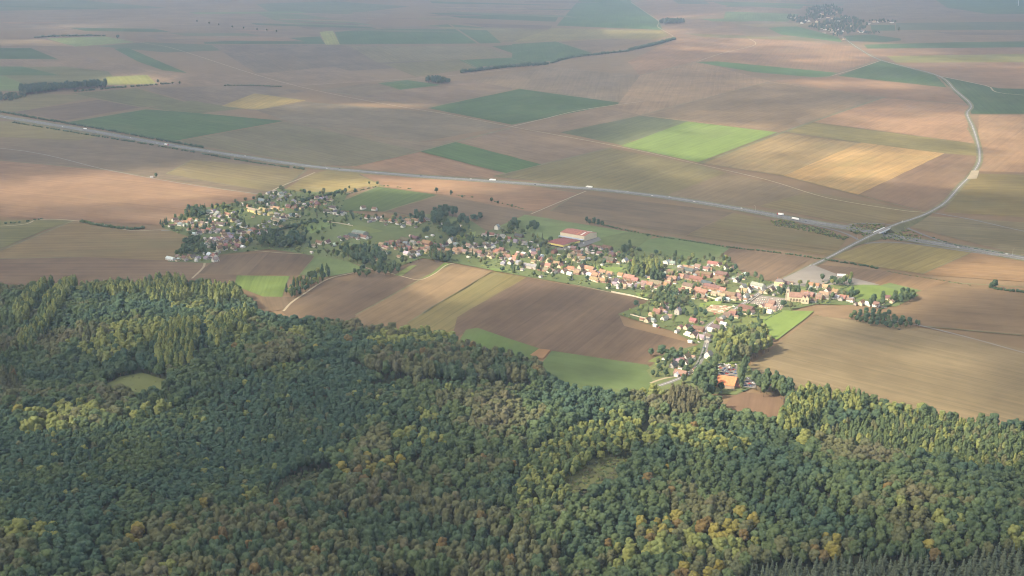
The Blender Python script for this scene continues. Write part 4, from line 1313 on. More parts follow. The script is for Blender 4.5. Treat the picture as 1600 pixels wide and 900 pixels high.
# x,y of the base in the photograph, then roof, wall, ridge (a = along the street, g = gable to the street), size
HOUSES = '''
273,347,bwgm 277,351,bcam 297,347,ocam 290,351,ocam 281,354,gwam 304,357,pkam 316,352,pcam 314,357,twam 332,352,tcam 324,334,gwgm 334,333,gwgm 339,330,gwgs 340,336,gwam 355,338,ocal 359,341,bwgs
337,340,gnam 337,346,wwas 348,346,gwas 364,348,bygm 344,354,bwal 381,357,gwal 361,357,gwas 326,363,ocam 317,365,tcam 310,368,bwgm 342,364,gnam 374,366,bwgm 350,372,ocgm 342,377,rwam 336,378,gwam
307,376,wwas 320,375,wwas 396,363,rkam 398,367,bwgm 390,368,tcam 412,365,pwal 361,374,gnam 356,379,bkam 369,381,bcgm 382,379,bwal 342,384,bwgm 335,384,bkam 330,382,bnam 356,388,rkal 342,394,rcgt 351,392,bwgm 371,388,rkam
266,408,wwal 279,407,wwas 288,407,rcam 300,406,bygm 306,410,wwas 311,404,wwas 320,399,gwas 327,402,wnam 334,404,pwam 336,410,gwgm
389,326,ocam 397,333,tyab 404,336,tyal 410,331,tyal 432,329,tyal 422,338,yygm 430,303,gwam 438,306,gwgm 425,311,gnam 418,316,gwgs 410,318,gnaf 426,322,bnam 441,311,gnal 459,318,gwam 475,321,wwgs 448,323,gwas 454,318,gwas
494,312,rcgm 508,313,gwgm 487,321,rwam 496,322,bkam 502,314,gnam 454,340,gwgm 441,344,bwgm 433,347,pcal 462,337,wwas 434,339,gnam 412,351,gnam 412,357,gwas 431,353,gwam 451,326,bkam 460,328,bkam
521,328,bwal 512,334,bwal 530,337,swab 567,328,rwgm 585,330,rwam 574,343,owam 589,345,gwgm 597,342,wwas 562,369,gnab 552,373,snaf 541,375,bcam 569,374,rwal 499,383,rwal 511,382,bwgm 485,386,wwas 436,371,bwgs
596,386,tcam 570,391,gwam 569,403,bcgt 584,407,bwgm 594,400,bwgm 589,393,gnal 612,383,rkam 487,397,wwas
611,349,owam 622,352,owam 640,353,tcam 649,348,owal 660,348,pkam 665,343,gwgs 637,348,twam 692,352,wwas 712,354,gwgs 720,355,wwas 642,371,wwas 667,373,wwas 676,370,wwas 633,379,bdaf 647,375,bdal 645,383,gwam 667,384,okaf 611,382,rkam 623,384,bkam
696,386,bwgm 705,382,gwgt 713,386,gnam 682,388,bwam 628,388,bkam 639,392,pkam 651,393,pkam 660,393,pcam 670,393,pkam 665,397,tyam 635,400,wwam 643,399,bwgm 687,396,pcam 700,396,ocam 712,394,ocam 720,394,okam 732,388,owam 726,397,tcam
741,396,ocal 750,399,pcam 761,399,ocam 775,398,ocam 779,402,pcam 784,394,pkam 777,360,gwgt 766,370,rwal 786,373,gwam 795,377,rkam 772,382,bwam 754,386,twgm 762,389,bwgm 747,387,bwam 732,404,wwas 749,402,gwas 787,374,bwam 796,376,rkam 811,372,sdal
799,364,gwas 791,365,gwgs 820,384,gwam 806,381,gnam 830,381,wwas 842,386,gwas 832,396,gwgm 835,401,pcam 810,397,wwas 812,403,ocal 805,409,ocam 798,414,bwgm 811,415,gnam 830,421,gnab 816,424,gwas 778,396,ocam 779,402,ocgm 788,403,ocgm 793,405,pcam
837,405,ocgm 844,409,pcam 859,413,ocgt 857,419,ocam 870,416,ocam 876,420,ocgm 846,418,bygm 849,425,pkal 862,428,pwal 845,435,gwgs 866,397,rkgm 874,401,wwas 885,392,gwas 890,389,wwas 897,392,pkam 905,398,bnam 919,392,gwgm 927,393,bwam 937,400,rwam
907,404,pwam 892,404,tcam 911,408,pwam 887,412,wwas 891,424,ocal 882,428,pwgm 908,424,bcgt 921,425,ocaf 902,430,pkam 892,438,gwas 927,430,pkam 934,434,ocam 949,392,bdaf 940,400,bwam 957,402,bkam 952,411,bkaf 977,411,gwgm 941,416,gwgs
930,434,okam 942,429,owam 953,432,ocam 929,441,ocal 944,443,okal 955,443,bkam 970,434,owam 984,439,okaf 993,442,okam 964,444,snam 970,445,bwgm 976,448,pwgm 983,447,ocgm 991,449,pwgm 975,452,tcam 950,452,bwgs 1004,451,pwam 1007,447,ocam 1016,449,ocam
1025,448,pcaf 1035,448,ocal 1022,458,wwas 1034,453,bwam 1044,447,okam 1039,437,okal 1022,432,twgm 1031,429,bwgm 1047,431,bkam 1015,437,tyas 1044,414,gwgm 1051,415,gwam 1064,427,bcam 1072,422,okam 1049,429,pcam 1082,419,wwas 1091,421,pwam 1081,424,pkam
1077,428,snaf 1100,424,pwal 1101,434,rkab 1089,441,rkaf 1115,454,rkab 1105,447,sdal 1077,453,bcaf 1065,436,tcam 1076,438,bkam 1087,451,bkam 1091,457,ocam 1097,461,okaf 1080,459,tyam 1065,459,pkam 1095,468,pkal 1130,458,ocam 1120,464,tcal 1140,466,rkaf
1129,467,tcam 1154,467,pcam 1151,442,bwgm 1162,452,gwgm 1171,459,bwgt 1185,452,gwaf 1166,467,gwgm 1157,436,bwam 1164,459,tcam 1115,417,rwaf 1125,418,bwgm 1134,422,bwgm 1117,431,wwas 1129,434,bkaf 1125,442,rdaf 1060,493,gngt 1033,488,rcgm 1027,492,rkam
1043,482,bwgm 1039,502,gwgm 1050,439,okal 1147,493,pkam 1167,488,bkaf 1137,497,bkam 1013,505,bcgm 1024,511,wwas 1084,506,rkam 1097,508,tcas 1074,516,bcgm 1081,522,bwam 1092,519,bkal 1086,529,bcgm 1096,532,gwam 1079,537,wwas 1058,521,gwgs
1125,507,bkam 1122,519,bwaf 1145,495,rkam 1230,448,bwam 1207,456,bcgm 1199,460,bcgm 1272,450,owal 1291,452,tcam 1306,460,ocam 1289,464,ocal 1294,459,bwgm 1282,469,rkam 1307,469,gwam 1267,465,pkam 1258,463,rkam 1318,470,rkam 1210,488,pcam 1203,484,ocam 1207,478,pkam
1322,470,pwam 1332,470,gwas 1347,478,rcgm 1370,480,rwam 1387,470,bcam 1073,563,bwgm 1065,569,bkam 1053,576,sngm 1064,589,okal 1086,585,ocgm 1108,562,gwgt 1038,564,bwgs 1155,607,okas
'''.split()

LANDMARKS = [('the church', 1250, 470), ('the big red-roofed warehouse', 903, 370), ('the yellow mansion', 1219, 446), ('the biggest red farm shed', 1101, 433), ('the large grey barn roof', 562, 368), ('the long grey-roofed shed', 830, 420),
             ('the orange-roofed hall', 1134, 600), ('the tall poplar clump', 1008, 428), ('the yellow barns', 402, 333), ('the tall white chapel-like house', 777, 360), ('the dark wood at the left end', 305, 336), ('the lone grey stone house', 1060, 493),
             ('the copse beside the tan field', 1155, 545), ('the playing field', 1370, 458), ('the long white track-side shed', 266, 408), ('the tall cream gabled house', 342, 394), ('the low yellow-fronted warehouse', 870, 384),
             ('the wood in the village middle', 560, 400), ('the green church meadow', 1230, 500), ('the gravel yard', 1290, 436), ('the two lone pasture houses', 576, 328), ('the scrapyard', 1136, 580), ('the dark conifer plantation', 1380, 500),
             ('the white farm hall', 530, 337), ('the orange twin houses', 616, 350), ('the dark brown timber barn', 633, 378), ('the brown slatted barn', 949, 391), ('the cemetery', 1195, 473), ('the stone yard', 1124, 484)]
ORD = ['first', 'second', 'third', 'fourth', 'fifth', 'sixth', 'seventh', 'eighth', 'ninth', 'tenth', 'eleventh', 'twelfth', 'thirteenth', 'fourteenth', 'fifteenth', 'sixteenth', 'seventeenth', 'eighteenth', 'nineteenth', 'twentieth']


def sector(dx, dy):
    if abs(dx) > 2.0 * abs(dy):
        return 'left of' if dx < 0 else 'right of'
    return 'behind' if dy < 0 else 'in front of'


def rank_words(items, noun):
    """items: (px, py) -> for each a phrase like 'third house left of the church', unique to it"""
    best = [None] * len(items)
    for (nm, lx, ly) in LANDMARKS:
        by = {}
        for i, (x, y) in enumerate(items):
            d = math.hypot(x - lx, 2.0 * (y - ly))
            if d < 3:
                continue
            by.setdefault(sector(x - lx, y - ly), []).append((d, i))
        for s, lst in by.items():
            lst.sort()
            for r, (d, i) in enumerate(lst):
                k = (r, d, s, nm)
                if best[i] is None or k < best[i]:
                    best[i] = k
    out = []
    for k in best:
        r, d, s, nm = k
        o = ORD[r] if r < len(ORD) else 'number %d' % (r + 1)
        out.append('%s %s %s %s' % (o, noun, s, nm) if r else 'nearest %s %s %s' % (noun, s, nm))
    return out


def wall_mesh(Lg, W, h, pitch):
    rise = W / 2 * math.tan(math.radians(pitch))
    m = MB()
    x, y = Lg / 2, W / 2
    v = [(-x, -y, 0), (x, -y, 0), (x, y, 0), (-x, y, 0), (-x, -y, h), (x, -y, h), (x, y, h), (-x, y, h), (-x, 0, h + rise), (x, 0, h + rise)]
    m.add(v, [(0, 1, 5, 4), (2, 3, 7, 6), (1, 2, 6, 9, 5), (3, 0, 4, 8, 7), (3, 2, 1, 0), (4, 5, 9, 8), (6, 7, 8, 9)])
    return m, rise


def roof_mesh(Lg, W, h, pitch, th=.28, ov=.45):
    t = math.tan(math.radians(pitch))
    m = MB()
    x, y = Lg / 2 + ov * .6, W / 2 + ov
    zr = h + W / 2 * t + .05
    ze = h - ov * t + .05
    for s in (-1, 1):
        v = [(-x, s * y, ze), (x, s * y, ze), (x, 0, zr), (-x, 0, zr), (-x, s * y, ze + th), (x, s * y, ze + th), (x, 0, zr + th), (-x, 0, zr + th)]
        f = [(0, 1, 2, 3), (7, 6, 5, 4), (0, 4, 5, 1), (0, 3, 7, 4), (1, 5, 6, 2)]
        if s > 0:
            f = [q[::-1] for q in f]
        m.add(v, f)
    return m


_mesh = {}


def shared(key, fn):
    if key not in _mesh:
        _mesh[key] = fn()
    return _mesh[key]


def window_mesh():
    m = MB()
    m.box(-.55, .55, -.04, .04, -.7, .7, 0)
    for a in (-.62, .55):
        m.box(a, a + .07, -.05, .05, -.77, .77, 1)
    m.box(-.55, .55, -.05, .05, .7, .77, 1)
    m.box(-.7, .7, -.10, .05, -.79, -.70, 1)
    m.box(-.025, .025, -.05, .05, -.7, .7, 1)
    return m.mesh('window', [M_GLASS, M_WHITE])


def door_mesh():
    m = MB()
    m.box(-.5, .5, -.05, .05, 0, 2.1)
    m.box(-.6, -.5, -.07, .05, 0, 2.2)
    m.box(.5, .6, -.07, .05, 0, 2.2)
    m.box(-.6, .6, -.07, .05, 2.1, 2.2)
    return m.mesh('door', M_DOOR)


def chimney_mesh():
    m = MB()
    m.box(-.35, .35, -.35, .35, -1.2, 1.1)
    m.box(-.42, .42, -.42, .42, 1.1, 1.25)
    m.tube([(-.15, 0, 1.25), (-.15, 0, 1.6)], [.12, .1], 6)
    m.tube([(.15, 0, 1.25), (.15, 0, 1.6)], [.12, .1], 6)
    return m.mesh('chimney', M_BRICK)


def garage_door_mesh():
    m = MB()
    m.box(-1.6, 1.6, -.06, .06, 0, 3.2)
    for k in range(5):
        m.box(-1.55, 1.55, -.09, -.06, .3 + k * .6, .42 + k * .6)
    return m.mesh('barn_door', M_DOOR)


parsed = []
for h in HOUSES:
    x, y, c = h.split(',')
    parsed.append((float(x), float(y), c))
seen, plist = set(), []
for p in parsed:
    if any(abs(p[0] - q[0]) + 1.6 * abs(p[1] - q[1]) < 3.2 for q in plist):
        continue
    plist.append(p)
for p in list(plist) * 2:
    if p[2][3] in 'mlf' and random.random() < (.95 if p[0] < 700 else .75):
        for _ in range(12):
            q = (p[0] + random.choice((-1, 1)) * random.uniform(6, 12), p[1] + random.uniform(-4, 5), random.choice(('gw', 'ww', 'pw', 'bn', 'gn', 'tc', 'pc', 'oc')) + random.choice('ag') + random.choice('ssoo'))
            if inside(world_poly(VILLAGE_PX), *[np.array([c]) for c in G(*q[:2])])[0] and all(abs(q[0] - e[0]) + 1.6 * abs(q[1] - e[1]) > 5.4 for e in plist):
                plist.append(q)
                break
phr = {}
for noun in ('shed', 'house', 'barn', 'outbuilding'):
    sel = [i for i, p in enumerate(plist) if KINDW[p[2][3]][1] == noun]
    for i, w in zip(sel, rank_words([plist[i][:2] for i in sel], noun)):
        phr[i] = w
GROUPW = {'shed': 'garden sheds of the village', 'house': 'houses of the village', 'barn': 'barns of the village', 'outbuilding': 'outbuildings of the village'}
HPOS = []
for i, (px, py, c) in enumerate(plist):
    rc, wc, ori, sz = c
    L0, W0, h0, pitch = SIZE[sz]
    k = random.uniform(.9, 1.12)
    Lg, W, h = round(L0 * k, 1), round(W0 * random.uniform(.92, 1.08), 1), round(h0 * random.uniform(.92, 1.1), 1)
    if rc == 'w' and sz == 's':
        pitch = 18
    x, y = G(px, py)
    rot = STREET + math.radians(random.uniform(-9, 9)) + (math.pi / 2 if ori == 'g' else 0)
    y += W * .5
    HPOS.append((x, y, (Lg + W) / 4 + .3, Lg / 2, W / 2, rot))
    nm, cat = KINDW[sz]
    root = empty(nm, (x, y, 0), rot)
    lb = '%s%s-walled %s-roofed %s, %s' % (SIZEW[sz] + ' ' if SIZEW[sz] else '', WALLC[wc][1], ROOFC[rc][1], cat, phr[i])
    tag(root, lb, cat, GROUPW[cat])
    wm, rise = wall_mesh(Lg, W, h + .6, pitch)
    wall = wm.build('wall', M_WALL, root)
    q = random.uniform(.88, 1.06)
    wall.color = tuple(min(.7, a * q * .74) for a in WALLC[wc][0]) + (1,)
    roof = roof_mesh(Lg, W, h + .6, pitch).build('roof', M_ROOF, root)
    roof.color = tuple(a * random.uniform(.60, .84) for a in ROOFC[rc][0]) + (1,)
    if sz in 'mlt':
        ch = link(bpy.data.objects.new('chimney', shared('chimney', chimney_mesh)), roof)
        ch.location = (random.choice((-1, 1)) * (Lg / 2 - .9), random.uniform(-.4, .4), h + .6 + rise)
    if py > 402 and sz in 'mltf':
        wmsh, dmsh = shared('window', window_mesh), shared('door', door_mesh)
        # long side that looks towards the valley, and the gable beside it
        n = 3 if sz in 'ml' else 4
        side = -1
        for j in range(n):
            wx = -Lg / 2 + Lg * (j + .7) / (n + .4)
            w = link(bpy.data.objects.new('window', wmsh), root)
            w.location = (wx, side * (W / 2 + .03), 2.35)
        d = link(bpy.data.objects.new('door', dmsh), root)
        d.location = (-Lg / 2 + Lg * .86, side * (W / 2 + .04), .6)
        for gx in ((-1, 1) if ori == 'g' else (-1,)):
            w = link(bpy.data.objects.new('window', wmsh), root)
            w.location = (gx * (Lg / 2 + .03), .0, 2.35)
            w.rotation_euler = (0, 0, gx * math.pi / 2)
            w = link(bpy.data.objects.new('window', wmsh), root)
            w.location = (gx * (Lg / 2 + .03), .0, min(h + 1.6, h + .6 + rise * .42))
            w.rotation_euler = (0, 0, gx * math.pi / 2)
    if sz in 'bf':
        gd = shared('barn_door', garage_door_mesh)
        for j in (-.25, .25):
            d = link(bpy.data.objects.new('barn_door', gd), root)
            d.location = (Lg * j, -(W / 2 + .08), .6)
print('houses', len(plist))


def flat_roof_hall(name, a, b, c, h, wallc, roofc, label, cat, rise=2.2, band=None, lights=0, dock=False):
    """hall on the corner pixels a (left front), b (right front), c (right back)"""
    A, Bq, Cq = (np.array(G(*p)) for p in (a, b, c))
    u = Bq - A
    lu = float(np.hypot(*u))
    u /= lu
    n = np.array([-u[1], u[0]])
    d = float(np.dot(Cq - Bq, n))
    ctr = A + u * lu / 2 + n * d / 2
    rot = math.atan2(u[1], u[0])
    root = empty(name, (*ctr, 0), rot)
    tag(root, label, cat)
    m = MB()
    x, y = lu / 2, d / 2
    v = [(-x, -y, 0), (x, -y, 0), (x, y, 0), (-x, y, 0), (-x, -y, h), (x, -y, h), (x, y, h), (-x, y, h), (-x, 0, h + rise), (x, 0, h + rise)]
    m.add(v, [(0, 1, 5, 4), (2, 3, 7, 6), (1, 2, 6, 9, 5), (3, 0, 4, 8, 7), (4, 5, 9, 8), (6, 7, 8, 9)])
    nb = int(lu // 6)
    for k in range(nb + 1):
        xx = -x + lu * k / nb
        m.box(xx - .2, xx + .2, -y - .18, -y - .003, 0, h)
    for k in range(int(d // 6) + 1):
        yy = -y + d * k / int(d // 6)
        m.box(x + .003, x + .18, yy - .2, yy + .2, 0, h)
    w = m.build('wall', M_WALL, root)
    w.color = (*wallc, 1)
    r = roof_mesh(lu, d, h, math.degrees(math.atan2(rise, d / 2)), .25, .3).build('roof', M_ROOF, root)
    r.color = (*roofc, 1)
    sl = rise / (d / 2)
    for k in range(lights):
        xx = x * (.30 + .36 * k)
        m = MB()
        for s in (-1, 1):
            y0, y1 = s * d * .06, s * d * .47
            vs = []
            for (px_, py_) in ((xx - 1.6, y0), (xx + 1.6, y0), (xx + 1.6, y1), (xx - 1.6, y1)):
                vs.append((px_, py_, h + rise - abs(py_) * sl + .37))
            vs += [(p[0], p[1], p[2] - .12) for p in vs]
            m.add(vs, [(0, 1, 2, 3), (7, 6, 5, 4), (0, 4, 5, 1), (1, 5, 6, 2), (2, 6, 7, 3), (3, 7, 4, 0)])
        q = m.build('skylight', M_ROOF, r)
        q.color = (0.42, 0.17, 0.09, 1) if k == 0 else (0.62, 0.6, 0.56, 1)
        if k == 0:
            q['label'] = 'orange translucent strip'
    if band:
        m = MB()
        m.box(-x - .3, x + .3, -y - .32, -y - .20, h * .55, h * .98)
        m.box(x + .20, x + .32, -y, y, h * .55, h * .98)
        q = m.build('fascia', M_WALL, root)
        q.color = (*band, 1)
        m = MB()
        m.box(-x * .96, x * .96, -y - .28, -y - .19, h * .22, h * .50)
        m.build('window_strip', M_GLASS, root)
    if dock:
        m = MB()
        m.box(-x, x, -y - 7, -y - .35, 3.6, 4.0)
        for k in range(7):
            xx = -x + .4 + (lu - .8) * k / 6
            m.box(xx - .15, xx + .15, -y - 6.8, -y - 6.5, 0, 3.6)
        q = m.build('loading_canopy', M_PAINT, root)
        q.color = (0.42, 0.48, 0.58, 1)
        for k in range(6):
            m = MB()
            m.box(-1.6, 1.6, -.06, .06, 0, 3.2)
            q = m.build('dock_door', M_PAINT, root)
            q.location = (-x + lu * (k + .5) / 6, -y - .08, .1)
            q.color = (0.55, 0.57, 0.6, 1)
    return root


flat_roof_hall('warehouse', (875.5, 371), (913, 377.5), (931, 371.5), 9.5, (0.66, 0.56, 0.40), (0.32, 0.14, 0.105), 'big cream warehouse with red roof and two pale strips, above the village', 'warehouse', 3.2, None, 2, True)
flat_roof_hall('warehouse', (854.5, 384), (880, 389), (897, 380), 6.5, (0.36, 0.33, 0.25), (0.21, 0.085, 0.075), 'low warehouse with dark red roof and yellow front band', 'warehouse', 1.2, (0.68, 0.56, 0.20), 0)
HPOS += [(*G(895, 373), 34, 0, 0, 0), (*G(876, 383), 22, 0, 0, 0)]
flat_roof_hall('village_hall', (1117, 606), (1147, 610), (1151, 598), 5.2, (0.34, 0.25, 0.18), (0.46, 0.175, 0.085), 'big hall with bright orange tiled roof beside the scrapyard', 'hall', 6.5)
HPOS += [(*G(1134, 603), 17, 0, 0, 0)]


def church():
    px, py = 1249, 473
    x, y = G(px, py)
    root = empty('village_church', (x, y + 5, 0), math.radians(-17))
    tag(root, 'stone church with long brown roof, tall side gables and slim bell tower', 'church')
    stone = (0.50, 0.42, 0.30, 1)
    m, rise = wall_mesh(27, 10.5, 8, 48)
    for k in range(6):
        m.box(-12.5 + k * 4.2 - .35, -12.5 + k * 4.2 + .35, -6.6, -5.253, 0, 6.2)
    w = m.build('nave', M_WALL, root)
    w.color = stone
    r = roof_mesh(27, 10.5, 8, 48).build('roof', M_ROOF, root)
    r.color = (0.20, 0.125, 0.10, 1)
    win = MB()
    win.box(-.7, .7, -.05, .05, 0, 2.6)
    win.add([(-.7, -.05, 2.6), (.7, -.05, 2.6), (0, -.05, 3.7), (-.7, .05, 2.6), (.7, .05, 2.6), (0, .05, 3.7)], [(0, 1, 2), (5, 4, 3), (0, 2, 5, 3), (1, 4, 5, 2)])
    wme = win.mesh('arched_window', M_GLASS)
    for k in range(5):
        o = link(bpy.data.objects.new('arched_window', wme), root)
        o.location = (-10.4 + k * 4.2, -5.29, 2.6)
    # two gabled chapels towards the fields
    for cx in (7.0, 12.2):
        m, rs = wall_mesh(7, 4.9, 9, 58)
        q = m.build('chapel', M_WALL, root)
        q.color = stone
        q.location = (cx, -8.0, 0)
        q.rotation_euler = (0, 0, math.pi / 2)
        rr = roof_mesh(7, 4.9, 9, 58).build('chapel_roof', M_ROOF, q)
        rr.color = (0.19, 0.12, 0.10, 1)
        o = link(bpy.data.objects.new('arched_window', wme), q)
        o.location = (-3.54, 0, 3.4)
        o.rotation_euler = (0, 0, -math.pi / 2)
    m = MB()
    m.box(-2.2, 2.2, -2.2, 2.2, 0, 17)
    m.box(-2.45, 2.45, -2.45, 2.45, 17, 17.6)
    for s in (-1, 1):
        m.box(s * 2.6 - .4, s * 2.6 + .4, -2.9, -2.203, 0, 12)
    q = m.build('bell_tower', M_WALL, root)
    q.color = (0.46, 0.40, 0.31, 1)
    q.location = (-15.8, 1.2, 0)
    m = MB()
    m.add([(-2.4, -2.4, 17.6), (2.4, -2.4, 17.6), (2.4, 2.4, 17.6), (-2.4, 2.4, 17.6), (0, 0, 22.5)], [(0, 1, 4), (1, 2, 4), (2, 3, 4), (3, 0, 4), (3, 2, 1, 0)])
    s = m.build('spire', M_ROOF, q)
    s.color = (0.16, 0.15, 0.15, 1)
    o = link(bpy.data.objects.new('belfry_opening', wme), q)
    o.location = (0, -2.24, 12.5)
    HPOS.append((x, y + 5, 20, 0, 0, 0))


church()


def mansion():
    x, y = G(1219, 449)
    root = empty('mansion', (x, y + 5, 0), STREET + .25)
    tag(root, 'yellow two-storey mansion with dark hipped roof beside the gravel yard', 'mansion')
    m = MB()
    m.box(-7, 7, -5, 5, 0, 8.2)
    for z in (4.0, 8.0):
        m.box(-7.12, 7.12, -5.12, 5.12, z, z + .25)
    q = m.build('wall', M_WALL, root)
    q.color = (0.66, 0.55, 0.28, 1)
    m = MB()
    m.add([(-7.5, -5.5, 8.26), (7.5, -5.5, 8.26), (7.5, 5.5, 8.26), (-7.5, 5.5, 8.26), (-3.2, 0, 12.2), (3.2, 0, 12.2)], [(0, 1, 5, 4), (1, 2, 5), (2, 3, 4, 5), (3, 0, 4), (3, 2, 1, 0)])
    r = m.build('roof', M_ROOF, root)
    r.color = (0.15, 0.13, 0.13, 1)
    for s in (-1, 1):
        ch = link(bpy.data.objects.new('chimney', shared('chimney', chimney_mesh)), r)
        ch.location = (s * 3.4, 0, 12.6)
    wm = shared('window', window_mesh)
    for z in (2.2, 6.0):
        for k in range(5):
            w = link(bpy.data.objects.new('window', wm), root)
            w.location = (-5.4 + 2.7 * k, -5.05, z)
        for k in range(3):
            w = link(bpy.data.objects.new('window', wm), root)
            w.location = (-7.05, -3 + 3 * k, z)
            w.rotation_euler = (0, 0, -math.pi / 2)
    HPOS.append((x, y + 5, 10, 0, 0, 0))


mansion()


# ------------------------------------------------------------------ far village, seen beyond the plain
FARV = [(1278, 16), (1284, 13), (1296, 12), (1302, 11), (1283, 22), (1286, 23), (1301, 30), (1308, 29), (1318, 27), (1323, 28), (1257, 33), (1264, 34), (1276, 35), (1284, 45), (1290, 47), (1297, 48), (1300, 51), (1305, 53), (1308, 47), (1313, 44),
        (1293, 41), (1287, 38), (1299, 37), (1306, 40), (1316, 50), (1319, 62), (1342, 50), (1346, 51), (1351, 50), (1357, 38), (1366, 35), (1372, 35), (1379, 34), (1386, 35), (1393, 36), (1294, 28), (1290, 18), (1306, 20), (1298, 22), (1311, 35), (1322, 38), (1328, 42),
        (1280, 29), (1270, 40), (1304, 46), (1288, 52), (1236, 28), (1243, 29), (1253, 37), (1331, 47)]


def compass(x, y):
    v = 'far' if y < 24 else ('middle' if y < 42 else 'near')
    hh = 'left end' if x < 1272 else ('centre' if x < 1325 else 'right row')
    return v, hh


mm, rise_ = wall_mesh(16, 10, 4.5, 40)
FAR_WALL = mm.mesh('wall', M_WALL)
FAR_ROOF = roof_mesh(16, 10, 4.5, 40).mesh('roof', M_ROOF)
order = sorted(range(len(FARV)), key=lambda i: FARV[i][0])
for r, i in enumerate(order):
    px, py = FARV[i]
    x, y = G(px, py)
    root = empty('distant_house', (x, y, 0), random.uniform(0, 3.1))
    s = random.uniform(.9, 1.6)
    root.scale = (s, s, s)
    wc = random.choice('wwccn')
    rc = random.choice('opbgt')
    o_ = ORD[r] if r < 20 else ('%s of the second twenty' % ORD[r - 20] if r < 40 else '%s from the right end' % (ORD[len(order) - 1 - r]))
    tag(root, '%s house of the far village, %s counting from its left end' % (WALLC[wc][1], o_) if r < 40 else '%s house of the far village, %s' % (WALLC[wc][1], o_), 'house', 'houses of the far village')
    w = link(bpy.data.objects.new('wall', FAR_WALL), root)
    w.color = (*WALLC[wc][0], 1)
    w = link(bpy.data.objects.new('roof', FAR_ROOF), root)
    w.color = (*ROOFC[rc][0], 1)

# ------------------------------------------------------------------ vehicles


def car_meshes():
    b = MB()
    sec = [(-2.1, .45, .62, .80), (-2.0, .32, .82, .86), (-1.2, .30, .92, .88), (1.0, .30, .92, .88), (1.9, .34, .80, .84), (2.1, .45, .62, .74)]
    v = []
    for (x, z0, z1, w) in sec:
        v += [(x, -w, z0), (x, w, z0), (x, w * .96, z1), (x, -w * .96, z1)]
    f = [(0, 3, 2, 1), (20, 21, 22, 23)]
    for i in range(5):
        for k in range(4):
            f.append((i * 4 + k, i * 4 + (k + 1) % 4, i * 4 + 4 + (k + 1) % 4, i * 4 + 4 + k))
    b.add(v, f)
    b.add([(-1.25, -.70, 1.42), (.35, -.70, 1.44), (.35, .70, 1.44), (-1.25, .70, 1.42), (-1.3, -.74, 1.34), (.45, -.74, 1.34), (.45, .74, 1.34), (-1.3, .74, 1.34)], [(0, 1, 2, 3), (0, 4, 5, 1), (1, 5, 6, 2), (2, 6, 7, 3), (3, 7, 4, 0)])
    g = MB()
    g.add([(-1.85, -.80, .90), (1.05, -.80, .92), (1.05, .80, .92), (-1.85, .80, .90), (-1.3, -.73, 1.35), (.45, -.73, 1.35), (.45, .73, 1.35), (-1.3, .73, 1.35)], [(0, 1, 5, 4), (1, 2, 6, 5), (2, 3, 7, 6), (3, 0, 4, 7), (4, 5, 6, 7)])
    w = MB()
    w.disc((0, 0, 0), .33, .22)
    return b.mesh('body', M_PAINT), g.mesh('windows', M_GLASS), w.mesh('wheel', M_RUBBER)


CARM = car_meshes()


def lorry_meshes():
    t = MB()
    t.box(-8.2, 3.6, -1.25, 1.25, 1.15, 4.0)
    t.box(-8.2, 3.6, -.9, .9, .9, 1.15)
    c = MB()
    v = [(4.0, -1.2, .6), (6.3, -1.2, .6), (6.3, 1.2, .6), (4.0, 1.2, .6), (4.0, -1.2, 3.3), (6.1, -1.2, 3.1), (6.1, 1.2, 3.1), (4.0, 1.2, 3.3), (4.0, -1.1, 3.9), (5.2, -1.1, 3.6), (5.2, 1.1, 3.6), (4.0, 1.1, 3.9)]
    c.add(v, [(0, 3, 2, 1), (0, 1, 5, 4), (1, 2, 6, 5), (2, 3, 7, 6), (3, 0, 4, 7), (4, 5, 9, 8), (5, 6, 10, 9), (6, 7, 11, 10), (7, 4, 8, 11), (8, 9, 10, 11)])
    g = MB()
    g.add([(6.29, -1.05, 1.9), (6.29, 1.05, 1.9), (6.16, 1.05, 2.95), (6.16, -1.05, 2.95), (6.33, -1.05, 1.9), (6.33, 1.05, 1.9), (6.2, 1.05, 2.95), (6.2, -1.05, 2.95)], [(4, 5, 6, 7), (0, 4, 7, 3), (1, 2, 6, 5), (2, 3, 7, 6), (0, 1, 5, 4)])
    w = MB()
    w.disc((0, 0, 0), .5, .32)
    return t.mesh('trailer', M_PAINT), c.mesh('cab', M_PAINT), g.mesh('windscreen', M_GLASS), w.mesh('wheel', M_RUBBER)


LORM = lorry_meshes()


def car(x, y, z, rot, col, label, group, name='car'):
    root = empty(name, (x, y, z), rot)
    tag(root, label, 'car', group)
    b = link(bpy.data.objects.new('body', CARM[0]), root)
    b.color = (*col, 1)
    link(bpy.data.objects.new('windows', CARM[1]), root)
    for sx in (-1.3, 1.3):
        for sy in (-.78, .78):
            w = link(bpy.data.objects.new('wheel', CARM[2]), root)
            w.location = (sx, sy, .33)
    return root


def lorry(x, y, z, rot, col, cab, label, group):
    root = empty('lorry', (x, y, z), rot)
    tag(root, label, 'lorry', group)
    b = link(bpy.data.objects.new('trailer', LORM[0]), root)
    b.color = (*col, 1)
    b = link(bpy.data.objects.new('cab', LORM[1]), root)
    b.color = (*cab, 1)
    link(bpy.data.objects.new('windscreen', LORM[2]), b)
    for sx in (-7.2, -5.9, -4.6, 4.9):
        for sy in (-1.05, 1.05):
            w = link(bpy.data.objects.new('wheel', LORM[3]), root)
            w.location = (sx, sy, .5)
    return root


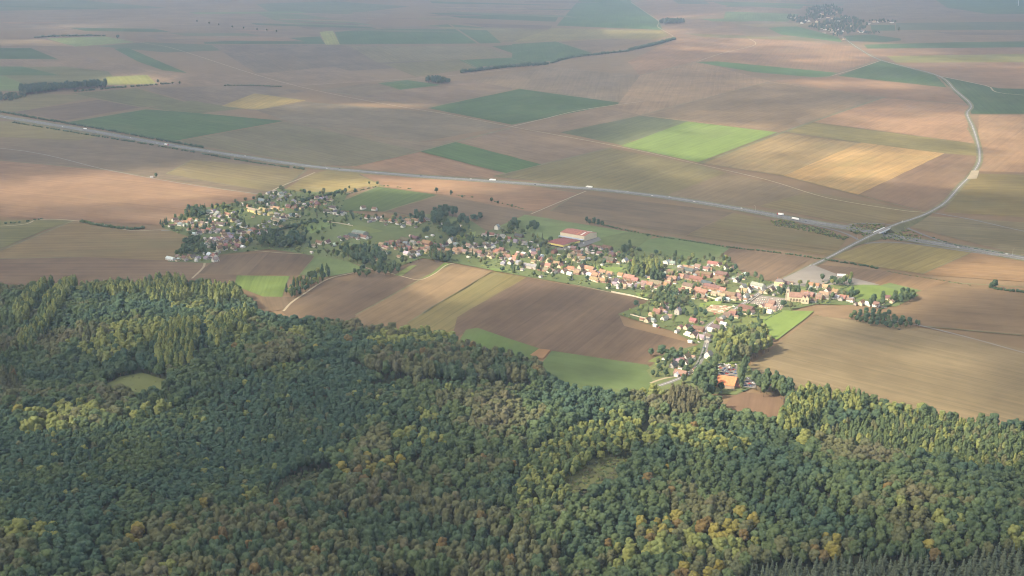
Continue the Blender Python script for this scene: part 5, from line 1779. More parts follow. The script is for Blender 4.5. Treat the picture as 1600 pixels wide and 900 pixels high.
PAINT = {'white': (0.78, 0.78, 0.76), 'silver': (0.5, 0.5, 0.5), 'dark': (0.04, 0.045, 0.05), 'red': (0.4, 0.04, 0.03), 'blue': (0.06, 0.11, 0.25)}
TRAFFIC = [(10, 'c', 1), (100, 'c', 1), (131, 'L', -1), (265, 'l', 1), (380, 'c', -1), (249, 'c', 1), (512, 'c', 1), (527, 'c', -1), (588, 'c', 1), (735, 'c', -1), (766, 'L', -1), (837, 'c', 1), (917, 'l', -1), (1021, 'c', 1),
           (1045, 'c', -1), (1088, 'c', 1), (1155, 'c', -1), (1213, 'l', -1), (1245, 'L', 1), (1262, 'c', 1), (1476, 'c', -1), (1500, 'c', 1), (1571, 'c', -1), (200, 'c', -1), (330, 'c', 1), (655, 'c', -1), (980, 'c', -1)]
mp = smooth(MOTORWAY, 4)
mpx = np.array([P(a, b)[0] for a, b in mp])
mn = normals(mp)
TRAFFIC.sort()
nb_left = sum(1 for t_ in TRAFFIC if t_[0] < 1370)
for r, (px, k, dr) in enumerate(TRAFFIC):
    i = int(np.argmin(abs(mpx - px)))
    d = mp[min(i + 1, len(mp) - 1)] - mp[i - 1]
    rot = math.atan2(d[1], d[0]) + (0 if dr > 0 else math.pi)
    off = -5.4 if dr > 0 else 5.4
    if k == 'l':
        off *= 1.55
    x, y = mp[i] + mn[i] * off
    z = .86
    if px < 700:
        wh = '%s vehicle on the motorway counting from the left edge' % ORD[r]
    elif px < 1370:
        wh = '%s vehicle left of the motorway bridge' % ORD[nb_left - 1 - r]
    else:
        wh = '%s motorway vehicle right of the bridge' % ORD[r - nb_left]
    if k in 'lL':
        lorry(x, y, z, rot, (0.8, 0.8, 0.78), PAINT['white'] if k == 'L' else random.choice([PAINT['white'], PAINT['blue'], PAINT['red']]), 'white-boxed lorry, ' + wh, 'motorway traffic')
    else:
        cn = random.choice(['white', 'white', 'silver', 'dark'])
        car(x, y, z, rot, PAINT[cn], '%s car, %s' % (cn, wh), 'motorway traffic')
i = int(np.argmin(abs(np.array([P(a, b, c)[0] for a, b, c in D_PATH]) - 1409)))
car(*D_PATH[i][:2], D_PATH[i][2] + 1.15, math.atan2(*(D_PATH[i + 1] - D_PATH[i])[1::-1]), PAINT['white'], 'white car on the road bridge over the motorway', 'road traffic')
for (px, py, cn, wh) in [(1270, 415, 'silver', 'grey car on the road between gravel yard and hedge'), (1519, 202, 'white', 'white car on the far bend of the country road'), (1104, 527, 'dark', 'dark car on the road beside the copse')]:
    x, y = G(px, py)
    i = int(np.argmin(np.hypot(D_PATH[:, 0] - x, D_PATH[:, 1] - y)))
    d = D_PATH[i + 1] - D_PATH[i - 1]
    car(*(D_PATH[i][:2] + normals(D_PATH)[i] * 1.6), D_PATH[i][2] + 1.12, math.atan2(d[1], d[0]), PAINT[cn], wh, 'road traffic')
# parked cars of the village, and the wrecks of the scrapyard
PARK = [(836, 380), (899, 383), (906, 379), (912, 381), (640, 370), (690, 354), (716, 355), (601, 346), (545, 351), (345, 366), (420, 378), (470, 388), (760, 401), (800, 410), (860, 421), (930, 437), (1000, 452), (1060, 461), (1104, 470),
        (1146, 480), (1160, 477), (1185, 463), (1212, 451), (1240, 452), (1300, 468), (1330, 474), (1388, 512), (1405, 516), (1092, 536), (1100, 545), (1054, 489), (1075, 508), (1117, 492), (1030, 513), (1127, 487), (1150, 470)]
cc = [random.choice(['white', 'white', 'silver', 'dark', 'red', 'blue']) for _ in PARK]
ph = rank_words(PARK, 'parked car')
for (px, py), cn, w in zip(PARK, cc, ph):
    x, y = G(px, py)
    car(x, y, .85, STREET + random.choice((0, math.pi / 2)) + random.uniform(-.2, .2), PAINT[cn], '%s car, %s' % (cn, w), 'cars parked in the village', 'parked_car')
wr = []
for _ in range(400):
    px, py = random.uniform(1121, 1150), random.uniform(570, 586)
    if all(math.hypot(px - a, 1.6 * (py - b)) > 3.9 for a, b in wr):
        wr.append((px, py))
wr = wr[:30] + [(1167, 598), (1171, 601), (1175, 596), (1178, 600), (1173, 605), (1168, 593), (1164, 604)]
for (px, py) in wr:
    cn = random.choice(['white', 'white', 'silver', 'dark', 'red', 'blue'])
    x, y = G(px, py)
    car(x, y, .84, random.uniform(0, 6.28), PAINT[cn], '%s scrap car in the crowded yard %s the orange-roofed hall' % (cn, 'behind' if px < 1155 else 'right of'), 'scrap cars in the yard', 'scrap_car')

# white trailer body standing at the gravel yard's far edge
x, y = G(1315, 433)
root = empty('box_trailer', (x, y, .6), math.radians(-8))
tag(root, 'long white box trailer parked alone at the far edge of the gravel yard', 'trailer')
m = MB()
m.box(-6.8, 6.8, -1.4, 1.4, 1.0, 4.4)
q = m.build('box', M_PAINT, root)
q.color = (0.8, 0.8, 0.79, 1)
m = MB()
m.box(-6.6, 6.6, -.9, .9, .75, .98)
m.build('chassis', M_RUBBER, root)
for sx in (-5, -3.8, 4.6):
    for sy in (-1.1, 1.1):
        q = link(bpy.data.objects.new('wheel', LORM[3]), root)
        q.location = (sx, sy, .5)

# graves
m = MB()
m.box(-.5, .5, -1.1, 1.1, 0, .35)
m.box(-.45, .45, .85, 1.1, .35, 1.4)
GRAVE = m.mesh('gravestone', M_STONE)
for k in range(90):
    u, v = random.random(), k // 15 / 5.0
    px, py = 1176 + 46 * (k % 15 + .3 * u) / 15 + 6 * (1 - v), 465.5 + 14 * v + 6 * (k % 15) / 15
    x, y = G(px, py)
    o = link(bpy.data.objects.new('gravestone', GRAVE))
    o.location = (x, y, .8)
    o.rotation_euler = (0, 0, STREET + random.uniform(-.1, .1))
    c = random.choice([((.55, .52, .47), 'pale grey'), ((.36, .30, .26), 'brownish'), ((.42, .22, .17), 'reddish'), ((.68, .64, .56), 'cream')])
    o.color = (*c[0], 1)
    tag(o, '%s gravestone in the cemetery beside the church' % c[1], 'gravestone', 'gravestones of the cemetery')

# stone blocks of the yard by the crossroads
m = MB()
m.box(-2.2, 2.2, -.8, .8, 0, 1.1)
SLAB = m.mesh('stone_stack', M_STONE)
for k in range(34):
    px, py = 1106 + random.uniform(0, 34), 480 + random.uniform(-1, 10)
    x, y = G(px, py)
    o = link(bpy.data.objects.new('stone_stack', SLAB))
    o.location = (x, y, .75)
    o.rotation_euler = (0, 0, STREET + random.uniform(-.15, .15))
    c = random.choice([((.42, .35, .25), 'tan'), ((.5, .45, .35), 'cream'), ((.26, .14, .10), 'reddish')])
    o.color = (*c[0], 1)
    tag(o, '%s stack of cut stone in the stone yard' % c[1], 'stone stack', 'stacks in the stone yard')

# garden walls
m_w = [('long cream garden wall along the track below the village', [(955, 457), (985, 463), (1012, 470)]), ('cream garden wall left of the farm sheds', [(1102, 463), (1114, 468), (1128, 471)]), ('pale wall along the church meadow', [(1150, 490), (1168, 493), (1176, 491)]),
       ('white garden wall beside the lower field corner', [(985, 493), (1000, 497), (1012, 500)]), ('grey cemetery wall towards the road', [(1168, 476), (1185, 464), (1192, 460)]), ('pale retaining wall near the village pasture', [(505, 347), (530, 350), (551, 354)])]
for lb, pts in m_w:
    w = np.array([G(*p) for p in pts])
    nr = normals(w)
    m = MB()
    for i in range(len(w) - 1):
        a, b = w[i], w[i + 1]
        q = [a - nr[i] * .2, b - nr[i + 1] * .2, b + nr[i + 1] * .2, a + nr[i] * .2]
        m.add([(p[0], p[1], 0) for p in q] + [(p[0], p[1], 2.6) for p in q], [(4, 5, 6, 7), (0, 1, 5, 4), (2, 3, 7, 6), (3, 0, 4, 7), (1, 2, 6, 5)])
    o = m.build('garden_wall', M_WALL)
    o.color = (0.46, 0.41, 0.32, 1)
    tag(o, lb, 'wall')

# wind turbine cut by the upper edge of the picture
x, y = G(1591, 9)
root = empty('wind_turbine', (x, y, 0), 0.4)
tag(root, 'white wind turbine standing on the far plain at the upper right corner', 'wind turbine')
m = MB()
m.tube([(0, 0, 0), (0, 0, 80)], [2.4, 1.4], 14)
m.build('tower', M_WHITE, root)
m = MB()
m.box(-4.5, 4.5, -1.8, 1.8, 80.02, 83.6)
m.tube([(4.5, 0, 81.8), (6.6, 0, 81.8)], [1.5, .5], 10)
m.build('nacelle', M_WHITE, root)
m = MB()
m.tube([(0, 0, 1), (0, .2, 10), (0, 0, 38)], [1.0, 1.5, .25], 6)
bl = m.mesh('blade', M_WHITE)
for k in range(3):
    o = link(bpy.data.objects.new('blade', bl), root)
    o.location = (5.6, 0, 81.8)
    o.rotation_euler = (.4 + 2.0944 * k, 0, 0)
# small hut with a tree in the left field
x, y = G(237, 278)
root = empty('field_hut', (x, y, 0), .3)
tag(root, 'small white hut alone beside the track in the reddish left field', 'hut')
mm, _r = wall_mesh(7, 5, 3.2, 25)
q = mm.build('wall', M_WALL, root)
q.color = (0.75, 0.73, 0.7, 1)
q = roof_mesh(7, 5, 3.2, 25).build('roof', M_ROOF, root)
q.color = (0.3, 0.29, 0.28, 1)
# lamp posts at the junction
m = MB()
m.tube([(0, 0, 0), (0, 0, 10)], [.16, .1], 6)
POST = m.mesh('post', M_CONC)
m = MB()
m.tube([(0, 0, 10), (.4, 0, 10.5), (1.8, 0, 10.7)], [.1, .09, .08], 6)
m.box(1.5, 2.6, -.18, .18, 10.62, 10.80)
ARM = m.mesh('lamp_arm', M_CONC)
for (px, py, wh) in [(1340, 374, 'left of the road bridge'), (1356, 380, 'where the near slip road meets the village road'), (1410, 354, 'at the far end of the road bridge'), (1436, 378, 'on the near slip road right of the bridge'), (1582, 399, 'beside the motorway at the right edge'),
                     (508, 262, 'beside the motorway above the left village end'), (1180, 330, 'beside the motorway left of the scrub wedge')]:
    x, y = G(px, py)
    root = empty('lamp_post', (x, y, .3), random.uniform(0, 6))
    tag(root, 'slim grey lamp post ' + wh, 'lamp post')
    link(bpy.data.objects.new('post', POST), root)
    link(bpy.data.objects.new('lamp_arm', ARM), root)

# ------------------------------------------------------------------ hedges (each one a thing), copses, single trees


def stamp_hedge(name, pts, h, w, step, tint, label, gaps=0.0, key='broadleaf'):
    """one leafy mesh following the line: many rough clumps with a ragged top"""
    w_ = smooth([G(*p) for p in pts], 6)
    seg = np.hypot(*np.diff(w_, axis=0).T)
    tot = seg.sum()
    cum = np.concatenate([[0], np.cumsum(seg)])
    lobes = []
    n = int(tot / step)
    r = np.random.default_rng(int(abs(pts[0][0]) * 7 + pts[0][1]))
    for i in range(n):
        if random.random() < gaps:
            continue
        d = (i + random.random()) * step
        x, y = np.interp(d, cum, w_[:, 0]), np.interp(d, cum, w_[:, 1])
        k = random.uniform(.55, 1.15)
        for _ in range(2):
            rr = w * .5 * random.uniform(.7, 1.1)
            lobes.append(((x + random.uniform(-w, w) * .3, y + random.uniform(-w, w) * .3, h * k * random.uniform(.35, .62)), (rr, rr, h * k * .45)))
    v, f, tone = crown_arrays(lobes, r, max(.5, h * .12), 9)
    c = v.mean(0)
    c[2] = 0
    me = np_mesh(name, v - c, f, [M_LEAF])
    set_tone(me, tone)
    o = link(bpy.data.objects.new(name, me))
    o.location = c
    o.color = (*tint, 1)
    tag(o, label, 'hedge')
    return o


for args in [
    ('hedgerow', [(-40, 168), (60, 186), (150, 201), (265, 222), (320, 232)], 7, 7, 5, C_DARK, 'dark hedge along the far side of the motorway at left', .15),
    ('hedgerow', [(20, 192), (130, 210), (260, 231), (380, 252), (480, 266)], 5, 6, 6, C_DARK, 'ragged dark hedge along the near side of the motorway at left', .3),
    ('hedgerow', [(115, 144), (180, 138), (270, 131)], 8, 8, 7, C_DARK, 'low dark hedge running right from the far left wood', .2),
    ('hedgerow', [(350, 134), (390, 134), (440, 136)], 5, 8, 6, C_DARK, 'short low hedge above the yellowish lit field', 0),
    ('hedgerow', [(722, 114), (790, 106), (856, 101)], 16, 16, 8, C_DARK, 'tall dark tree belt left half of the far hedge line', .0),
    ('hedgerow', [(862, 99), (890, 91), (940, 85), (985, 80)], 12, 14, 8, C_DARK, 'dark tree belt in the middle of the far hedge line', .12),
    ('hedgerow', [(985, 79), (1020, 71), (1054, 62)], 16, 18, 8, C_DARK, 'dark tree belt at the right end of the far hedge line', .0),
    ('hedgerow', [(920, 347), (1000, 365), (1080, 378), (1140, 387), (1220, 396), (1300, 408)], 3.2, 4, 4, C_MID, 'long low hedge above the village between pasture and tan field', .12),
    ('hedgerow', [(1300, 408), (1345, 415), (1375, 421)], 3.5, 5, 4, C_DARK, 'dark hedge right of the village road below the interchange', .1),
    ('hedgerow', [(1385, 424), (1430, 432), (1480, 440), (1520, 447)], 1.6, 4, 4, C_OLIVE, 'thin broken hedge between two reddish fields at right', .2),
    ('hedgerow', [(1545, 449), (1560, 453), (1600, 458), (1650, 464)], 5, 5, 4, C_DARK, 'bushy hedge at the right edge below the motorway', 0),
    ('hedgerow', [(1458, 372), (1490, 383), (1530, 391), (1575, 398)], 2.5, 4, 5, C_DARK, 'low dark hedge along the far side of the motorway at right', .1),
    ('hedgerow', [(685, 302), (740, 309), (800, 322), (834, 332)], 2.2, 4, 7, C_MID, 'sparse hedge between brown field and reddish strip above the village', .5),
    ('hedgerow', [(535, 307), (570, 296), (600, 291), (645, 296)], 2.5, 4, 6, C_MID, 'sparse hedge along the top of the village pasture', .4),
    ('hedgerow', [(468, 316), (500, 309), (535, 300)], 8, 8, 5, C_DARK, 'bushy dark hedge up the left side of the village pasture', .1),
    ('hedgerow', [(613, 356), (632, 359), (655, 350)], 1.6, 1.4, 2, C_DARK, 'clipped dark hedge round the orange twin houses', 0),
    ('hedgerow', [(1083, 417), (1104, 408), (1112, 408)], 1.6, 1.6, 2, C_DARK, 'clipped hedge left of the red-roofed house beside the pasture', 0),
    ('hedgerow', [(1112, 409), (1152, 417), (1137, 425)], 1.8, 2.5, 2, C_DARK, 'clipped hedge corner against the brown field behind the village', 0),
    ('hedgerow', [(1195, 502), (1208, 494), (1224, 486)], 2, 2, 2.4, C_DARK, 'dark hedge on the left side of the church meadow', .05),
    ('hedgerow', [(1285, 449), (1296, 442), (1303, 438)], 4, 3, 3, C_DARK, 'dark hedge between gravel yard and gardens', .05),
    ('hedgerow', [(1312, 456), (1322, 450), (1333, 444)], 2.2, 2.5, 2.5, C_DARK, 'dark clipped hedge left of the playing field', .0),
    ('hedgerow', [(1375, 484), (1390, 478), (1402, 472)], 2, 2.5, 2.5, C_DARK, 'hedge below the last houses at the right end of the village', .0),
    ('hedgerow', [(1270, 492), (1300, 497), (1330, 500), (1420, 512)], 1.0, 3, 5, C_OLIVE, 'rough grassy hedge strip along the tan field', .2),
    ('hedgerow', [(1088, 573), (1096, 560), (1102, 545)], 2.5, 2, 2.6, C_DARK, 'narrow hedge along the road left of the copse', .05),
    ('hedgerow', [(-40, 354), (0, 351), (40, 347), (70, 342)], 4, 5, 6, C_DARK, 'dark hedge at the left edge along the track', .2),
    ('hedgerow', [(125, 347), (160, 354), (200, 359), (228, 357)], 6, 6, 4, C_MID, 'loose row of bushes along the track left of the village', 0),
    ('hedgerow', [(425, 335), (455, 343), (490, 345)], 3, 3, 3, C_DARK, 'dark garden hedge below the yellow house', .15),
    ('hedgerow', [(410, 365), (450, 357), (495, 345)], 7, 8, 4, C_DARK, 'wide dark thicket strip across the left village greens', 0),
    ('hedgerow', [(735, 372), (760, 372), (790, 366), (812, 346)], 4, 5, 5, C_DARK, 'dark hedge behind the gardens left of the pasture', .2),
    ('hedgerow', [(55, 59), (100, 57), (165, 56.5)], 12, 22, 14, C_DARK, 'far thin dark wood strip at upper left', .0),
]:
    stamp_hedge(*args)

TREES = []   # (px, py, key, s, sz, tint, noun)


def trees_line(pts, n, key, s, sz, tint, jx=1.5, jy=1.0):
    p = np.array(pts, float)
    t_ = np.linspace(0, len(p) - 1, n)
    for q in t_:
        TREES.append((np.interp(q, range(len(p)), p[:, 0]) + random.uniform(-jx, jx), np.interp(q, range(len(p)), p[:, 1]) + random.uniform(-jy, jy), key, s * random.uniform(.85, 1.15), sz * random.uniform(.85, 1.15), tint))


def trees_poly(pts, spacing, key, s, sz, tints, maxn=80):
    w = wp(pts)
    lo, hi = w.min(0), w.max(0)
    got = []
    for _ in range(4000):
        x, y = random.uniform(lo[0], hi[0]), random.uniform(lo[1], hi[1])
        if not inside(w, np.array([x]), np.array([y]))[0]:
            continue
        if all((x - a) ** 2 + (y - b) ** 2 > spacing ** 2 for a, b in got):
            got.append((x, y))
            if len(got) >= maxn:
                break
    for x, y in got:
        px, py = P(x, y)
        TREES.append((px, py, random.choice(key) if isinstance(key, (list, tuple)) else key, s * random.uniform(.8, 1.2), sz * random.uniform(.85, 1.15), random.choice(tints)))


DK = (C_DARK, C_DARK, C_MID, C_BLUE)
trees_poly([(1112, 552), (1130, 540), (1160, 532), (1190, 534), (1202, 552), (1180, 566), (1130, 568)], 7.5, 'broadleaf', .86, 1.3, (C_LIGHT, C_LIGHT, C_MID, C_OLIVE), 50)
trees_poly([(1160, 520), (1190, 510), (1200, 530), (1170, 534)], 10, 'broadleaf', .7, .8, (C_MID, C_LIGHT), 12)
trees_line([(1157, 606), (1161, 590), (1163, 578)], 6, 'poplar', .95, .95, C_DARK)
trees_poly([(1178, 612), (1190, 602), (1222, 606), (1240, 622), (1225, 630), (1190, 622)], 8, 'broadleaf', .95, 1.25, DK, 16)
trees_poly([(1085, 612), (1092, 588), (1120, 578), (1116, 600), (1118, 620), (1100, 630)], 8, 'broadleaf', .9, 1.2, (C_DARK, C_MID), 22)
trees_poly([(1325, 500), (1345, 491), (1385, 494), (1430, 508), (1436, 512), (1390, 516), (1350, 508)], 7.5, 'broadleaf', .6, .56, DK, 56)
trees_poly([(1390, 470), (1400, 460), (1424, 464), (1428, 470), (1405, 478)], 7, 'broadleaf', .7, .75, DK, 16)
trees_line([(1377, 480), (1380, 468)], 3, 'broadleaf', .6, .8, C_DARK)
trees_line([(1361, 482), (1364, 474)], 3, 'broadleaf', .65, .8, C_DARK)
trees_poly([(1300, 446), (1318, 440), (1332, 438), (1330, 446), (1310, 450)], 7, 'broadleaf', .62, .75, (C_LIGHT, C_MID, C_DARK), 9)
trees_poly([(1316, 462), (1330, 458), (1344, 464), (1330, 468)], 7, 'broadleaf', .5, .6, DK, 7)
trees_poly([(982, 428), (990, 418), (1020, 416), (1034, 426), (1026, 436), (992, 436)], 6.5, 'poplar', .95, .85, (C_LIGHT, C_LIGHT, C_MID), 24)
trees_poly([(1010, 442), (1018, 434), (1032, 434), (1034, 442)], 6.5, 'poplar', .8, .7, (C_DARK,), 8)
trees_poly([(1210, 464), (1218, 456), (1245, 458), (1240, 466)], 6, 'broadleaf', .62, .7, (C_MID, C_DARK), 14)
trees_line([(1247, 466), (1248, 464)], 1, 'poplar', .75, .85, C_DARK)
trees_line([(1224, 480), (1226, 480)], 1, 'broadleaf', .8, .6, C_DARK)
trees_poly([(1015, 470), (1040, 452), (1070, 462), (1080, 472), (1050, 490), (1030, 482)], 8.5, 'broadleaf', .62, .62, (C_MID, C_DARK, C_OLIVE), 40)
trees_poly([(400, 386), (412, 372), (470, 370), (480, 382), (474, 390), (430, 391)], 7.5, 'broadleaf', .85, .95, DK, 46)
trees_poly([(520, 404), (540, 392), (590, 394), (606, 410), (596, 424), (560, 414)], 8, 'broadleaf', .8, .9, DK, 44)
trees_poly([(545, 432), (570, 422), (620, 418), (640, 424), (612, 432), (575, 436)], 8, 'broadleaf', .62, .7, (C_DARK, C_MID), 26)
trees_poly([(442, 462), (470, 442), (510, 424), (520, 430), (490, 450), (460, 468)], 7.5, ['broadleaf', 'poplar'], .62, .72, (C_MID, C_BLUE, C_LIGHT), 40)
trees_poly([(288, 338), (296, 332), (318, 334), (320, 342), (292, 344)], 6.5, 'broadleaf', .8, .9, DK, 20)
trees_line([(322, 334), (320, 330)], 2, 'conifer', .8, .75, C_DARK)
trees_poly([(246, 356), (256, 346), (264, 350), (262, 358)], 5, 'conifer', .7, .6, (C_DARK,), 6)
trees_poly([(284, 383), (300, 376), (312, 378), (300, 384)], 6, 'broadleaf', .6, .6, DK, 14)
trees_poly([(270, 404), (286, 392), (314, 388), (322, 398), (300, 398)], 6.5, 'broadleaf', .7, .75, (C_MID, C_DARK), 22)
trees_poly([(640, 352), (646, 340), (662, 340), (660, 350)], 7, 'broadleaf', .85, .9, (C_BLUE, C_DARK), 9)
trees_poly([(672, 352), (676, 338), (700, 332), (716, 338), (690, 344), (686, 354)], 8, 'broadleaf', .95, 1.0, (C_BLUE, C_DARK), 24)
trees_poly([(714, 352), (718, 346), (730, 346), (730, 354)], 8, 'broadleaf', .9, .9, (C_BLUE, C_DARK), 6)
trees_poly([(738, 346), (750, 340), (756, 344), (744, 348)], 7, 'broadleaf', .75, .75, (C_BLUE,), 6)
trees_poly([(690, 364), (700, 356), (716, 364), (712, 376), (698, 376)], 7.5, 'broadleaf', .95, 1.0, (C_BLUE, C_DARK), 14)
trees_line([(664, 366), (666, 366)], 2, 'broadleaf', .8, .8, C_DARK)
trees_poly([(670, 410), (676, 396), (684, 404), (704, 408), (700, 412)], 6, ['broadleaf', 'poplar'], .75, .85, (C_DARK, C_MID, C_OLIVE), 18)
trees_poly([(786, 358), (800, 350), (812, 352), (806, 360)], 7, 'broadleaf', .72, .8, DK, 8)
trees_poly([(823, 362), (834, 354), (842, 358), (836, 364)], 6.5, 'broadleaf', .72, .8, DK, 8)
trees_line([(916, 350), (924, 352), (932, 353), (940, 356)], 5, 'broadleaf', .72, .75, C_DARK)
trees_poly([(970, 395), (984, 386), (988, 392), (975, 399)], 6, 'broadleaf', .65, .7, DK, 8)
for px, py, s in [(590, 290, .6), (577, 289, .5), (555, 303, .7), (540, 303, .75), (546, 296, .5), (682, 302, .75), (705, 305, .6), (722, 310, .4), (768, 317, .65), (778, 320, .5), (800, 325, .45), (184, 62, 1.6), (281, 133, .9), (247, 131, 1.0), (244, 279, .8), (308, 35, .9), (327, 38, .9), (342, 40, .8),
                  (363, 44, 1.0), (381, 46, 1.0), (402, 48, .9), (417, 49, .9), (432, 51, .9), (1404, 50, 1.7), (1554, 452, .9), (1548, 451, .6), (1012, 371, .4), (1025, 411, .4), (1034, 560, 1.1), (1017, 558, .7), (1050, 562, .9), (1056, 566, .8), (1042, 568, .8), (1065, 578, .8), (1072, 585, .7), (1080, 574, .7), (1030, 580, .6), (1020, 590, .6), (1040, 590, .7)]:
    TREES.append((px, py, 'broadleaf', s, s * .95, random.choice(DK)))
# garden trees scattered between the houses
VW = world_poly(VILLAGE_PX)
HP = np.array([(h_[0], h_[1], h_[2]) for h_ in HPOS])
RP = D_PATH[:, :2]
lo, hi = VW.min(0), VW.max(0)
OPEN = [wp(p) for p in ([(1190, 500), (1215, 486), (1272, 487), (1238, 514), (1214, 532), (1192, 520)], [(1322, 452), (1350, 444), (1422, 454), (1385, 468), (1340, 468)], [(378, 348), (425, 334), (470, 334), (425, 352), (390, 354)],
                        [(1098, 492), (1112, 470), (1150, 478), (1124, 496)], [(1165, 480), (1185, 460), (1236, 468), (1222, 486)], [(1120, 592), (1122, 570), (1184, 585), (1184, 610)], [(478, 377), (556, 345), (600, 350), (740, 372), (590, 378)], [(600, 331), (690, 306), (832, 332), (760, 368), (700, 348)])]
gt = []
for _ in range(12000):
    x, y = random.uniform(lo[0], hi[0]), random.uniform(lo[1], hi[1])
    if not inside(VW, np.array([x]), np.array([y]))[0] or any(inside(q, np.array([x]), np.array([y]))[0] for q in OPEN):
        continue
    if (np.hypot(HP[:, 0] - x, HP[:, 1] - y) < HP[:, 2] + .6).any() or (np.hypot(RP[:, 0] - x, RP[:, 1] - y) < 9).any():
        continue
    if any((x - a) ** 2 + (y - b) ** 2 < 8 ** 2 for a, b in gt):
        continue
    gt.append((x, y))
    if len(gt) >= 640:
        break
for x, y in gt:
    px, py = P(x, y)
    TREES.append((px, py, random.choice(['broadleaf'] * 6 + ['conifer']), random.uniform(.46, .84), random.uniform(.44, .76), random.choice((C_DARK, C_MID, C_BLUE, C_MID, C_LIGHT, C_OLIVE))))
TNAME = {'broadleaf': 'garden_tree', 'poplar': 'village_poplar', 'conifer': 'garden_conifer'}
words_ = {}
for key, noun in (('broadleaf', 'tree'), ('poplar', 'poplar'), ('conifer', 'conifer')):
    sel = [i for i, t_ in enumerate(TREES) if t_[2] == key]
    for i, w in zip(sel, rank_words([TREES[i][:2] for i in sel], noun)):
        words_[i] = w
extra = []
TREES_I = sorted(range(len(TREES)), key=lambda i: -TREES[i][3] * px_scale(TREES[i][1]))
cnt = {}
for i in TREES_I:
    px, py, key, s, sz, tint = TREES[i]
    x, y = G(px, py)
    cnt[key] = cnt.get(key, 0) + 1
    vi, rot, c = random.randrange(5), random.uniform(0, 6.28), vary(tint)
    if key == 'broadleaf' and cnt[key] > 300:
        extra.append((x, y, 0.0, key, vi, s, sz, rot, c))
        continue
    tree_thing(TNAME[key], key, vi, x, y, 0.0, s, sz, rot, c, '%s %s, %s' % (CNAME[tint], {'broadleaf': 'round tree', 'poplar': 'tall poplar', 'conifer': 'pointed conifer'}[key], words_[i]), {'broadleaf': 'tree', 'poplar': 'poplar', 'conifer': 'conifer'}[key],
               {'broadleaf': 'trees in and around the village', 'poplar': 'poplars in and around the village', 'conifer': 'conifers in and around the village'}[key])
print('village trees', cnt)


def scatter_poly(pts, n, key, s, sz, tints, rows_):
    w = wp(pts)
    lo_, hi_ = w.min(0), w.max(0)
    x = rng.uniform(lo_[0], hi_[0], n * 4)
    y = rng.uniform(lo_[1], hi_[1], n * 4)
    ok = inside(w, x, y)
    for a, b in list(zip(x[ok], y[ok]))[:n]:
        rows_.append((a, b, 0.0, key, random.randrange(5), s * random.uniform(.7, 1.3), sz * random.uniform(.7, 1.3), random.uniform(0, 6.28), vary(random.choice(tints))))


# planted scrub of the interchange, shrubs of the gardens, far woods: masses nobody could count
sc = []
scatter_poly([(1205, 346), (1225, 344), (1290, 360), (1326, 372), (1318, 376), (1260, 362), (1210, 353)], 330, 'shrub', 1.1, 1.1, (C_LIGHT, C_MID, C_OLIVE, C_LIGHT), sc)
scatter_poly([(1318, 356), (1345, 349), (1384, 352), (1376, 362), (1348, 371)], 120, 'shrub', 1.1, 1.0, (C_LIGHT, C_MID), sc)
scatter_poly([(1366, 372), (1384, 362), (1410, 356), (1440, 368), (1440, 378), (1390, 376)], 120, 'shrub', 1.1, 1.0, (C_LIGHT, C_MID), sc)
cs = []
scatter_poly([(872, 758), (905, 732), (985, 712), (970, 735), (940, 772), (900, 776)], 170, 'shrub', 1.1, 1.1, (C_OLIVE, C_MID, C_LIGHT, C_BROWN), cs)
scatter_poly([(162, 606), (190, 590), (222, 585), (266, 598), (232, 624), (180, 622)], 26, 'shrub', .8, .8, (C_OLIVE, C_LIGHT), cs)
mass('clearing_scrub', cs, 'low scrub and saplings growing over the forest clearings', 'scrub')
mass('interchange_scrub', sc, 'planted dark scrub filling the wedges of the motorway interchange', 'scrub')
sh_ = []
for _ in range(9000):
    x, y = random.uniform(lo[0], hi[0]), random.uniform(lo[1], hi[1])
    if not inside(VW, np.array([x]), np.array([y]))[0] or any(inside(q, np.array([x]), np.array([y]))[0] for q in OPEN):
        continue
    if (np.hypot(HP[:, 0] - x, HP[:, 1] - y) < HP[:, 2] * .8).any() or (np.hypot(RP[:, 0] - x, RP[:, 1] - y) < 6).any():
        continue
    k = random.uniform(.6, 1.5)
    sh_.append((x, y, 0.0, 'shrub', random.randrange(5), k, k * random.uniform(.7, 1.2), random.uniform(0, 6.28), vary(random.choice((C_DARK, C_MID, C_BLUE, C_LIGHT, C_OLIVE)))))
    if len(sh_) > 2600:
        break
mass('garden_shrubs', sh_ + extra, 'shrubs and small trees filling the village gardens', 'shrubbery')
fw = []
scatter_poly([(30, 146), (34, 141), (100, 138), (165, 134), (168, 137), (100, 142), (40, 149)], 420, 'broadleaf', 1.0, 1.25, (C_DARK, C_BLUE), fw)
scatter_poly([(-30, 160), (0, 150), (40, 148), (40, 152), (20, 158)], 160, 'broadleaf', .7, .7, (C_DARK, C_OLIVE), fw)
scatter_poly([(1030, 39), (1036, 35), (1064, 35), (1070, 37)], 160, 'broadleaf', 1.2, 1.5, (C_DARK, C_BLUE), fw)
scatter_poly([(665, 129), (668, 126), (695, 128), (704, 131), (690, 132)], 90, 'broadleaf', .9, 1.1, (C_DARK, C_BLUE), fw)
scatter_poly([(1256, 33), (1258, 18), (1270, 12), (1300, 10), (1318, 16), (1318, 24), (1300, 27), (1280, 34)], 170, 'broadleaf', 1.3, 1.4, (C_DARK, C_BLUE, C_MID), fw)
scatter_poly([(1264, 44), (1290, 36), (1318, 29), (1340, 31), (1356, 40), (1350, 50), (1322, 56), (1310, 60), (1290, 54)], 190, 'broadleaf', 1.3, 1.4, (C_DARK, C_BLUE, C_MID), fw)
